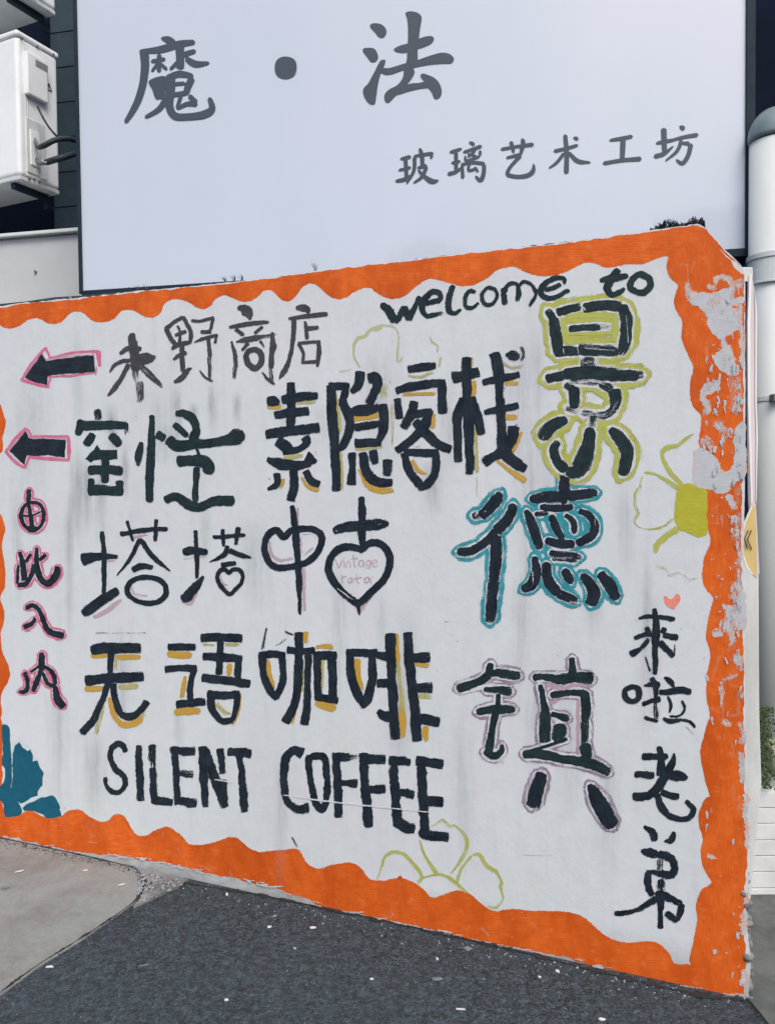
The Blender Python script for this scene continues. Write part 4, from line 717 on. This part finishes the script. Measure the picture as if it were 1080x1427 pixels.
# ------------------------------------------------------------------ air conditioners
near = at_depth(26, 145, 4.30); far = at_depth(83, 170, 4.54)
sdir = Vector((far.x-near.x, far.y-near.y, 0)); Dp = sdir.length; sdir.normalize()
fdir = Vector((-sdir.y, sdir.x, 0))
AF = Frame(near, sdir)                 # side face, local x = depth of the unit
AM = Matrix(((sdir.x, fdir.x, 0, near.x), (sdir.y, fdir.y, 0, near.y), (0, 0, 1, 0), (0, 0, 0, 1)))
def side(px, py):
    n = Vector((sdir.y, -sdir.x, 0)); d = ray(px, py); q = CO+d*((Vector((near.x, near.y, 0))-CO).dot(n)/d.dot(n))
    return (q-Vector((near.x, near.y, 0))).dot(sdir), q.z
zb_a = side(26, 248)[1]; zt_a = side(26, 45)[1]; Wd = .85
def make_ac(label, dz):
    A = AM.copy(); A.translation.z = dz
    e = empty('air_conditioner', label, 'air conditioner', A, 'outdoor units left of the sign')
    mb = MB(); mb.box(0, Dp, 0, Wd, zb_a+.02, zt_a-.015); c = mb.build('casing', M['cream'], e, bevel=.022, seg=4)
    mb = MB(); mb.box(-.006, Dp+.006, -.006, Wd+.006, zt_a-.02, zt_a+.012); mb.build('lid', M['cream'], e, bevel=.012, seg=3)
    mb = MB(); mb.box(.004, Dp-.004, .004, Wd, zb_a, zb_a+.022); mb.build('base_tray', M['creamdirt'], e, bevel=.004)
    # panel grooves on the side
    for xx in (.045, .058):
        mb = MB(); mb.box(xx, xx+.003, -.0025, .004, zb_a+.03, zt_a-.03); mb.build('groove', M['creamdirt'], c)
    def plate(name, px0, py0, px1, py1, d, m, par, bev=.003):
        (a, zt_), (b, zb_) = side(px0, py0), side(px1, py1); q = MB(); q.box(min(a, b), max(a, b), -d, .004, min(zt_, zb_), max(zt_, zb_)); return q.build(name, m, par, bevel=bev)
    t = plate('terminal_cover', 33, 72, 63, 146, .028, M['cream'], e, .006)
    w = plate('cover_window', 44.5, 84, 62, 103, .0295, M['window'], t, .001)
    rc = plate('service_panel', 36, 163, 64, 250, .006, M['creamdirt'], e)
    plate('valve_plate', 41, 180, 55, 235, .012, M['cream'], rc)
    plate('valve_plate', 56, 222, 65, 252, .010, M['cream'], rc)
    # warning triangle
    a, zc = side(68.5, 121); q = MB()
    for p, r_ in (((a-.018, zc-.018), (a+.018, zc-.018)), ((a+.018, zc-.018), (a, zc+.018)), ((a, zc+.018), (a-.018, zc-.018)), ((a, zc-.010), (a, zc+.006))):
        q.tube([(p[0], -.002, p[1]), (r_[0], -.002, r_[1])], .0022, 5)
    q.build('warning_mark', M['frame'], e)
    for px, py in ((30, 54), (52, 65), (74, 76), (53, 189), (62, 243), (41, 250), (48, 250), (55, 254)):
        a, zc = side(px, py); q = MB(); q.tube([(a, .002, zc), (a, -.009, zc)], .005, 8); q.build('screw', M['steel'], e)
    # grille slats on the front
    for i in range(14):
        zz = zb_a+.12+i*.04; q = MB(); q.box(-.008, .002, .16, .66, zz, zz+.014)
        q.build('grille_slat', M['creamdirt'], e)
    # bracket
    for yy in (.06, .62):
        q = MB(); q.box(.02, Dp-.03, yy, yy+.030, zb_a-.030, zb_a-.003); q.box(Dp-.035, Dp-.03+.04, yy, yy+.03, zb_a-.075, zb_a-.030)
        q.build('bracket', M['frame'], e)
    return e, side
ac, side = make_ac('weathered white air conditioner with two black pipes, lower unit beside the sign', 0)
make_ac('white air conditioner seen from below at the top left corner', .955)
# pipes leave the lower unit and pass behind the sign
def pipe(name, pts, r, m, parent=None, smooth=True):
    n = len(pts); q = spline([(p[0], p[1], p[2]) for p in pts], False, 4)
    mb = MB(); mb.tube([at_depth(p[0], p[1], p[2]) for p in q], r, 12)
    o = mb.build(name, m, None, smooth=smooth)
    if parent: o.parent = parent; o.matrix_parent_inverse = parent.matrix_world.inverted()
    return o
bpy.context.view_layer.update()
pipe('insulated_pipe', [(55, 205, 4.36), (62, 203, 4.30), (75, 196, 4.3), (92, 193, 4.33), (108, 196, 4.4), (130, 200, 4.5)], .014, M['rubber'], ac)
pipe('insulated_pipe', [(66, 226, 4.36), (76, 223, 4.30), (90, 219, 4.32), (104, 214, 4.4), (125, 207, 4.5)], .016, M['rubber'], ac)
pipe('valve', [(49, 194, 4.38), (53, 201, 4.33), (58, 205, 4.33)], .008, M['steel'], ac)
pipe('valve', [(52, 222, 4.38), (58, 228, 4.33), (68, 226, 4.33)], .009, M['steel'], ac)
pipe('power_cable', [(53, 149, 4.36), (59, 161, 4.33), (68, 176, 4.33), (79, 189, 4.33), (88, 195, 4.4)], .0055, M['cable'], ac)

# ------------------------------------------------------------------ things on the wall top
def onwall(px, py, d): u, z = WF.loc(px, py); return WF.M @ Vector((u, d, z))
def wall_cable(label, pts, r, d=.035):
    q = spline(pts, False, 5); rg = random.Random(len(pts)*7)
    mb = MB(); mb.tube([onwall(p[0], p[1]+rg.uniform(-.4, .4), d) for p in q], [r*rg.uniform(.75, 1.2) for _ in q], 8)
    tag(mb.build('black_cable', M['cable'], None, smooth=True), label, 'cable', 'black cable lengths along the wall top')
wall_cable('thin black cable length on the wall top above the greeting letters', [(462, 373), (500, 369.5), (560, 361.5), (620, 354), (690, 345.5)], .0055)
wall_cable('thin black cable length on the wall top right of a pale lump', [(725, 342), (780, 336), (840, 329), (905, 319.5)], .0058)
wall_cable('black cable length on the wall top under the left sign corner', [(112, 411), (150, 407), (190, 404), (245, 399)], .0095, .05)
mb = MB()
q = [(-60, 424), (20, 416), (60, 410), (120, 406), (125, 415), (90, 424), (-60, 440)]
mb.prism([WF.loc(*p) for p in q], lambda p, d: (p[0], d, p[1]), .06, .10)
o = mb.build('netting_strip', M['gap'], None); o.matrix_world = WF.M; tag(o, 'dark green netting strip on the wall top at the left', 'netting')
mb = MB(); mb.tube([onwall(85, 410, .05), onwall(94, 423, .03)], .006, 6)
tag(mb.build('wooden_stick', M['mortar'], None), 'short pale stick leaning in the netting left of the sign corner', 'stick')
# tangle of net
rg = random.Random(4); mb = MB()
lump = lambda x: 5+10*math.exp(-((x-930)/16)**2)+13*math.exp(-((x-965)/7)**2)+8*math.exp(-((x-978)/4)**2)
for i in range(150):
    pts = []; x = rg.uniform(906, 980); y0 = 321-(x-905)*.11
    for j in range(5):
        x2 = min(981, max(905, x+rg.uniform(-6, 6))); h = lump(x2)*rg.uniform(-.1, 1)
        pts.append(onwall(x2, y0-h, rg.uniform(.005, .06)))
    mb.tube(pts, .0011, 4, False)
tag(mb.build('net_tangle', M['cable'], None), 'tangled clump of black netting on the wall top near its right corner', 'netting')
# weeds
M['weed'] = simple('dry_weed', (.05, .07, .05), .8, .4, 30)
for lab, xs in (('tiny dark weeds on the wall top above the orange scallops, left', (176, 188, 201)), ('tiny dry weeds on the wall top above the grey shop name', (310, 322, 333)), ('single dry weed stalk on the wall top near the middle', (436,))):
    mb = MB()
    for x in xs:
        yt = 427-.1118*x-1
        for j in range(7):
            dx = rg.uniform(-5, 5); hh = rg.uniform(4, 9) if len(xs) > 1 else rg.uniform(8, 16)
            mb.tube([onwall(x, yt+2, .02), onwall(x+dx*.5, yt-hh*.5, .02), onwall(x+dx, yt-hh, .01)], [.0012, .001, .0005], 4)
    tag(mb.build('weed', M['weed'], None), lab, 'plant')

# ------------------------------------------------------------------ drain pipe on the right
def cyl(pts, r, n=32):
    mb = MB(); mb.tube(pts, r, n); return mb
pc = at_depth(1053, 300, 3.0); R = .088
px_, py_ = pc.x+R*1.02, 3.05
zt_p = at_depth(1060, 192, 3.0).z
dp = empty('drain_pipe', 'wide pale grey plastic drain pipe right of the sign', 'pipe', Matrix.Translation((px_, py_, 0)))
prof = lambda y: at_depth(1055, y, 3.0).z
cyl([(0, 0, .1), (0, 0, zt_p)], R, 40).build('pipe', M['pipe'], dp, True)
for y0, y1, rad in ((352, 360, R+.008), (360, 375, R+.004), (375, 391, R+.007), (391, 395, R+.010)):
    cyl([(0, 0, prof(y1)), (0, 0, prof(y0))], rad, 40).build('coupling_ring', M['pipe'], dp, False, bevel=.002)
mb = MB(); mb.tube([(0, 0, zt_p+.006), (0, 0, zt_p+.022)]+[(0, 0, zt_p+.022+.105*math.sin(i*math.pi/20)) for i in range(1, 11)], [R+.005]*2+[max(.002, (R+.005)*math.cos(i*math.pi/20)) for i in range(1, 11)], 36); mb.build('cap', M['pipecap'], dp, True)
mb = MB(); mb.tube([(0, 0, zt_p-.002), (0, 0, zt_p+.006)], R-.003, 32); mb.build('seal', M['rubber'], dp)  # dark ring in the gap between pipe and cap
zc = prof(556); cyl([(0, 0, zc-.010), (0, 0, zc+.010)], R+.003, 40).build('clamp', M['pipe'], dp, bevel=.002)
mb = MB(); mb.box(-.05, -.02, -R-.022, -R+.02, zc-.012, zc+.012); mb.tube([(-.035, -R-.03, zc), (-.035, -R+.0, zc)], .006, 8); mb.build('clamp_screw', M['steel'], dp)

# grey strip of building beside the pipe, post, folded board
M['post'] = simple('whitewashed_post', (.57, .60, .60), .7, .16, 8, bumps=.4, stretch=(1, 1, .25))
M['board'] = simple('faded_pinkish_board', (.56, .50, .52), .5, .12, 10, stretch=(1, 1, .15))
M['white_edge'] = simple('white_board_edge', (.70, .71, .72), .45, .05, 10)
M['tip'] = simple('faded_yellow_plastic', (.56, .42, .17), .45, .10, 12)
M['wtile'] = simple('white_stone_tile', (.60, .625, .63), .5, .13, 7, bumps=.2)
def slab(name, pts, y, th, m, parent=None, bevel=0):
    P3 = [at_depth(p[0], p[1], y) for p in pts]; mb = MB()
    mb.prism([(p.x, p.z) for p in P3], lambda p, d: (p[0], y+d, p[1]), 0, th)
    return mb.build(name, m, parent, bevel=bevel)
tag(slab('gate_post', [(1032, 372), (1049, 372), (1050, 770), (1057, 800), (1058, 990), (1061, 1090), (1045, 1262), (1030, 1262)], 2.80, .12, M['post'], None, .004), 'whitewashed narrow post standing between the wall end and the drain pipe', 'post')
tag(slab('rubber_seal', [(1032, 392), (1042.5, 392), (1042.5, 760), (1032, 760)], 2.72, .02, M['navy']), 'dark upright strip filling the gap at the wall end', 'strip')  # near-black slab painted as the shade between wall end and board
fb = empty('folded_board', 'narrow faded pinkish white folded board beside the wall end', 'board')
slab('panel', [(1044, 384), (1047, 381), (1051, 405), (1054, 432), (1053, 560), (1055, 610), (1053, 700), (1056, 760), (1058, 800), (1054, 802), (1048, 740), (1044, 700), (1042, 560), (1041.5, 450)], 2.47, .012, M['board'], fb, .001)
for pts in ([(1044, 384), (1047, 381), (1045.2, 450), (1045.2, 560), (1048, 700), (1046.2, 702), (1042, 560), (1041.3, 450)], [(1051, 405), (1054.5, 432), (1054, 560), (1055.5, 610), (1053.6, 700), (1052.6, 700), (1053.5, 610), (1052, 560), (1052.2, 432)]):
    slab('edge', pts, 2.466, .003, M['white_edge'], fb)
tipo = slab('arrow_tip', [(1052, 704), (1046, 707), (1038, 727), (1033.5, 748), (1034, 768), (1040, 788), (1049, 801), (1054, 806), (1054, 760)], 2.40, .008, M['tip'], fb, .001)
slab('tip_edge', [(1047, 705), (1037.2, 727), (1032.5, 748), (1033, 768), (1039, 789), (1048, 802), (1048.5, 800), (1040, 787), (1034.6, 768), (1034.3, 748), (1038.8, 728), (1048, 707)], 2.396, .004, M['white_edge'], tipo)
for a, b, c in (((1042, 739), (1037, 751), (1041, 765)), ((1046.5, 739), (1041, 752), (1047, 766))):
    mb = MB(); mb.tube([at_depth(p[0], p[1], 2.395) for p in (a, b, c)], .0016, 6); mb.build('chevron', M['cable'], tipo)
tag(fb.children[2] if False else tipo, 'yellow pointed end with black chevrons')
# lower right: white tiled step, mossy stone, dark recess, rubble
st = empty('tiled_step', 'low white step faced with thin stone courses at the right edge', 'step')
X0 = at_depth(1042, 1180, 2.93).x; zs = [at_depth(1060, y, 2.93).z for y in (1262, 1238, 1215, 1193, 1171, 1148, 1126, 1103)]
for i, (a, b) in enumerate(zip(zs, zs[1:])):
    mb = MB(); mb.box(X0, X0+.9, 0+.001*(i % 2), .35, a+.0012, b-.0012); o = mb.build('stone_course', M['wtile'], st, bevel=.002); o.location = (0, 2.93, 0)
mb = MB(); mb.box(X0+.01, X0+.9, .01, .34, 0, zs[-1]-.004); o = mb.build('core', M['greyconc'], st); o.location = (0, 2.93, 0)
mb = MB(); mb.box(X0, X0+1.2, -.012, .4, -.02, zs[0]-.001); o = mb.build('concrete_footing', M['greyconc'], None, bevel=.01); o.location = (0, 2.93, 0)
tag(o, 'rough grey concrete footing under the white step', 'footing')
M['moss'] = simple('moss', (.05, .085, .03), .95, .7, 25, bumps=.9)
M['stone'] = simple('mossy_pale_stone', (.30, .33, .24), .9, .3, 12, bumps=.8, bscale=50)
# stone: lumpy block
def lump_stone(name, c, sx, sy, sz, m, seed, label=None, cat=None, parent=None):
    bm = bmesh.new(); bmesh.ops.create_icosphere(bm, subdivisions=3, radius=1); r = random.Random(seed)
    ks = [(Vector((r.uniform(-1, 1), r.uniform(-1, 1), r.uniform(-1, 1))).normalized(), r.uniform(.7, 1.0)) for _ in range(9)]
    for v in bm.verts:
        n = v.co.normalized(); k = 1.0
        for d, h in ks: k = min(k, h/max(.25, n.dot(d))) if n.dot(d) > .3 else k
        v.co = Vector((n.x*k*sx, n.y*k*sy, n.z*k*sz))
    me = bpy.data.meshes.new(name); bm.to_mesh(me); bm.free(); me.materials.append(m)
    o = bpy.data.objects.new(name, me); link(o, parent); o.location = c
    if label: tag(o, label, cat)
    return o
c = at_depth(1085, 1045, 3.02); lump_stone('boulder', c, .085, .10, .13, M['stone'], 3, 'pale mossy stone at the foot of the drain pipe', 'stone')
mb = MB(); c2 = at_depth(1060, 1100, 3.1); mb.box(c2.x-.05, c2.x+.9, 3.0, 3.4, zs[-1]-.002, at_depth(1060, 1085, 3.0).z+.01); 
tag(mb.build('ledge', M['navy'], None), 'dark ledge between the white step and the mossy stone', 'ledge')  # near-black box, the recess's shade put into its colour
mb = MB(); rg = random.Random(9)
for i in range(800):
    px = rg.gauss(1068, 7); py = rg.uniform(985, 1100); c = at_depth(px, py, rg.uniform(2.86, 2.94)); r = rg.uniform(.003, .008); a = rg.uniform(0, 6.28)
    if px < 1057 or rg.random() < max(0, (px-1064)/22): continue
    d1 = Vector((math.cos(a), rg.uniform(-.5, .5), math.sin(a)))*r; d2 = Vector((-math.sin(a), rg.uniform(-.7, .7), math.cos(a)))*r*.6
    mb.add([c-d1, c+d2, c+d1, c-d2], [(0, 1, 2, 3)])
tag(mb.build('moss_clump', M['moss'], None), 'green moss and tiny plants hanging beside the drain pipe foot', 'moss', kind='stuff')

# rubble edge at lower right of the wall
rg = random.Random(12)
for i in range(34):
    y = 1228+i*4.9; x = 1039+rg.uniform(-1, 5)+(4 if y > 1290 else 0); u, z = WF.loc(x, y)
    r = rg.uniform(.006, .017)
    o = lump_stone('rubble_piece', (u-r*.5, rg.uniform(.008, .07), max(z, .004)), r, r*1.2, r*rg.uniform(.7, 1.2), M['mortar'], 40+i, parent=wall)
# grit and chips along the wall foot, pebbles over the asphalt
M['grit'] = simple('dark_grit', (.032, .044, .054), .8, .5, 300)
M['palegrit'] = simple('pale_grit', (.24, .26, .28), .7, .3, 300)
def scatter(name, n, fn, r0, r1, m, seed, label=None):
    rg = random.Random(seed); mb = MB()
    for i in range(n):
        c = fn(rg)
        if c is None: continue
        r = rg.uniform(r0, r1)*(1 if rg.random() < .93 else 1.8); a = rg.uniform(0, 6.28); ax = Vector((math.cos(a), math.sin(a), 0)); ay = Vector((-ax.y, ax.x, 0))
        k = rg.uniform(.45, .9); h = r*rg.uniform(.4, .9)
        c = Vector((c[0], c[1], c[2]-r*.12))
        mb.add([c-ax*r, c-ay*r*k, c+ax*r, c+ay*r*k, c+Vector((0, 0, h))+ax*r*.2], [(0, 1, 4), (1, 2, 4), (2, 3, 4), (3, 0, 4)])
    o = mb.build(name, m, None); tag(o, label, 'gravel', kind='stuff'); return o
def on_asphalt(rg):
    x = rg.uniform(0, 1080); y = 1180+rg.random()**.7*320
    if y < 1185+.217*x+6 or y < 1385-.66*x-0: return None
    p = on_ground(x, y); return (p.x, p.y, 0)
def foot(rg):
    x = rg.uniform(205, 1035); y = 1172+.217*x+abs(rg.gauss(0, 1))*9; p = on_ground(x, y); return (p.x, p.y, .001)
def footpad(rg):
    x = rg.uniform(-40, 205); y = 1171+.217*x+abs(rg.gauss(0, 1))*4; p = on_ground(x, y); return (p.x, p.y, .006)
scatter('asphalt_grit', 22000, on_asphalt, .0018, .0044, M['grit'], 1, 'dark aggregate grains standing out of the asphalt')
scatter('pale_grit', 750, on_asphalt, .0011, .0026, M['palegrit'], 2, 'pale grains scattered over the asphalt')
scatter('wall_foot_grit', 4200, foot, .0016, .005, M['grit'], 3, 'dark grit gathered along the wall foot')
scatter('wall_foot_pale_grit', 260, foot, .0018, .005, M['palegrit'], 4, 'pale crumbs fallen along the wall foot')
scatter('pad_edge_grit', 700, footpad, .002, .005, M['grit'], 5, 'dark grit between the concrete pad and the wall')
def padline(rg):
    P_ = [(0, 1385), (50, 1349), (117, 1307), (160, 1278), (187, 1258), (200, 1243), (203, 1228), (250, 1234)]; i = rg.randrange(len(P_)-1); t = rg.random()
    x = P_[i][0]*(1-t)+P_[i+1][0]*t+rg.gauss(0, 1.2); y = P_[i][1]*(1-t)+P_[i+1][1]*t+rg.gauss(0, 1.5)+1; p = on_ground(x, y); return (p.x, p.y, .002)
scatter('pad_crack_grit', 900, padline, .002, .005, M['grit'], 6, 'dark grit in the joint beside the concrete pad')
def onpad(rg):
    x = rg.uniform(0, 190); y = rg.uniform(1180, 1370)
    if y > 1380-.68*x or y < 1176+.217*x: return None
    p = on_ground(x, y, .006); return (p.x, p.y, .006)
scatter('pad_crumbs', 90, onpad, .0015, .004, M['palegrit'], 7, 'pale crumbs on the concrete pad')
def inpatch(rg):
    x = rg.uniform(192, 262); y = rg.uniform(1212, 1258); p = on_ground(x, y, .01)
    if y > 1262-.45*(x-190) or y < 1172+.217*x: return None
    return (p.x, p.y, .010)
scatter('patch_rubble', 260, inpatch, .003, .009, M['palegrit'], 8, 'broken pale rubble in the mortar patch')
scatter('patch_dark_grit', 260, inpatch, .002, .006, M['grit'], 9, 'dark grit in the mortar patch')
# larger chips
M['chip'] = simple('white_chip', (.62, .64, .64), .6, .1, 60)
M['leaf'] = simple('dead_leaf', (.16, .18, .18), .8, .3, 60)
def chip(px, py, w, h, ang, m, label, cat, z=.003):
    c = on_ground(px, py); rg = random.Random(int(px*7+py)); pts = []
    for i in range(6):
        a = 6.283*i/6+rg.uniform(-.4, .4); r = rg.uniform(.45, 1.0); pts.append((math.cos(a)*w*r, math.sin(a)*h*r))
    mb = MB(); mb.prism(pts, lambda p, d: (p[0], p[1], d), 0, .0035); o = mb.build('litter_chip' if cat != 'leaf' else 'dead_leaf', m, None)
    o.location = (c.x, c.y, z-.002); o.rotation_euler = (rg.uniform(-.12, .12), rg.uniform(-.12, .12), ang); tag(o, label, cat, 'loose bits on the ground'); return o
for a in ((609, 1338, .011, .007, 1.9, 'chip', 'rectangular white chip on the asphalt near the wall foot', 'chip'), (376, 1293, .013, .010, .3, 'chip', 'pale round chip on the asphalt, leftmost of a nearby pair', 'chip'), (437, 1294, .016, .008, .1, 'chip', 'long pale chip on the asphalt right of the round one', 'chip'), (777, 1355, .008, .010, .2, 'chip', 'upright white pebble below the bottom border bulge', 'pebble'),
          (411, 1323, .009, .004, 2.3, 'chip', 'small slanting white flake below the paired chips', 'chip'), (641, 1408, .018, .004, -.3, 'chip', 'thin white sliver low on the asphalt', 'chip'), (838, 1422, .013, .007, 0, 'chip', 'white chip at the bottom edge of the picture', 'chip'), (316, 1395, .007, .006, 0, 'chip', 'bright crumb cluster on the lower asphalt', 'chip'),
          (200, 1347, .028, .0022, .1, 'leaf', 'thin grey twig fragment on the asphalt', 'twig'), (70, 1349, .014, .006, .3, 'chip', 'white flake at the concrete pad edge', 'chip'), (10, 1377, .020, .005, .6, 'chip', 'pale sliver at the pad corner', 'chip'), (651, 1324, .020, .014, .2, 'leaf', 'grey flat pebble close to the wall foot', 'pebble'), (608, 1366, .020, .012, .2, 'leaf', 'faint grey leaf on the asphalt', 'leaf'), (7, 1241, .018, .010, .1, 'leaf', 'dark flat leaf at the left on the concrete pad', 'leaf'),
          (120, 1217, .012, .004, .2, 'chip', 'white crumb on the concrete pad near the wall', 'chip'), (28, 1218, .020, .006, .4, 'chip', 'pale scrap at the left of the concrete pad', 'chip'), (170, 1237, .014, .004, .5, 'chip', 'narrow pale scrap by the curved pad corner', 'chip'), (317, 1248, .006, .012, .2, 'chip', 'white flake close under the wall', 'chip'), (518, 1366, .008, .004, .1, 'chip', 'tiny white flake in the middle of the asphalt', 'chip'), (752, 1363, .006, .006, .1, 'chip', 'tiny pale pebble left of the upright one', 'pebble')):
    chip(a[0], a[1], a[2], a[3], a[4], M[a[5]], a[6], a[7], .012 if a[0] < 190 and a[1] < 1260 else .004)
print('objects', len(bpy.data.objects))

# ------------------------------------------------------------------ house across the street (seen only as a faint mirror image in the glossy sign)
M['farwall'] = simple('far_house_render', (.20, .21, .22), .8, .15, 2)
M['farroof'] = simple('far_house_roof', (.06, .065, .07), .7, .2, 4)
M['glass'] = simple('dark_window_glass', (.02, .025, .03), .1, .1, 4)
hs = empty('house', 'grey gabled house across the street behind the camera', 'house', Matrix.Translation((-5.5, -15, 0)))
mb = MB(); mb.box(-6, 3.2, -5, 0, 0, 5.6); mb.build('wall', M['farwall'], hs)
mb = MB(); mb.prism([(-6.4, 5.6), (3.6, 5.6), (-1.4, 8.3)], lambda p, d: (p[0], d, p[1]), -5.3, .3); mb.build('roof', M['farroof'], hs)
for i in range(4):
    for j in range(2):
        mb = MB(); mb.box(-5.2+i*2.2, -4.0+i*2.2, .0, .05, 1.2+j*2.5, 2.7+j*2.5); mb.build('window', M['glass'], hs)

h2 = empty('house', 'taller plain house across the street behind the camera', 'house', Matrix.Translation((3.5, -17, 0)))
mb = MB(); mb.box(-4.5, 5, -5, 0, 0, 8.2); mb.build('wall', M['farwall'], h2)
mb = MB(); mb.box(-4.8, 5.3, -5.3, .3, 8.2, 8.5); mb.build('roof', M['farroof'], h2)
for i in range(4):
    for j in range(3):
        mb = MB(); mb.box(-3.8+i*2.2, -2.6+i*2.2, .0, .05, 1.2+j*2.4, 2.6+j*2.4); mb.build('window', M['glass'], h2)
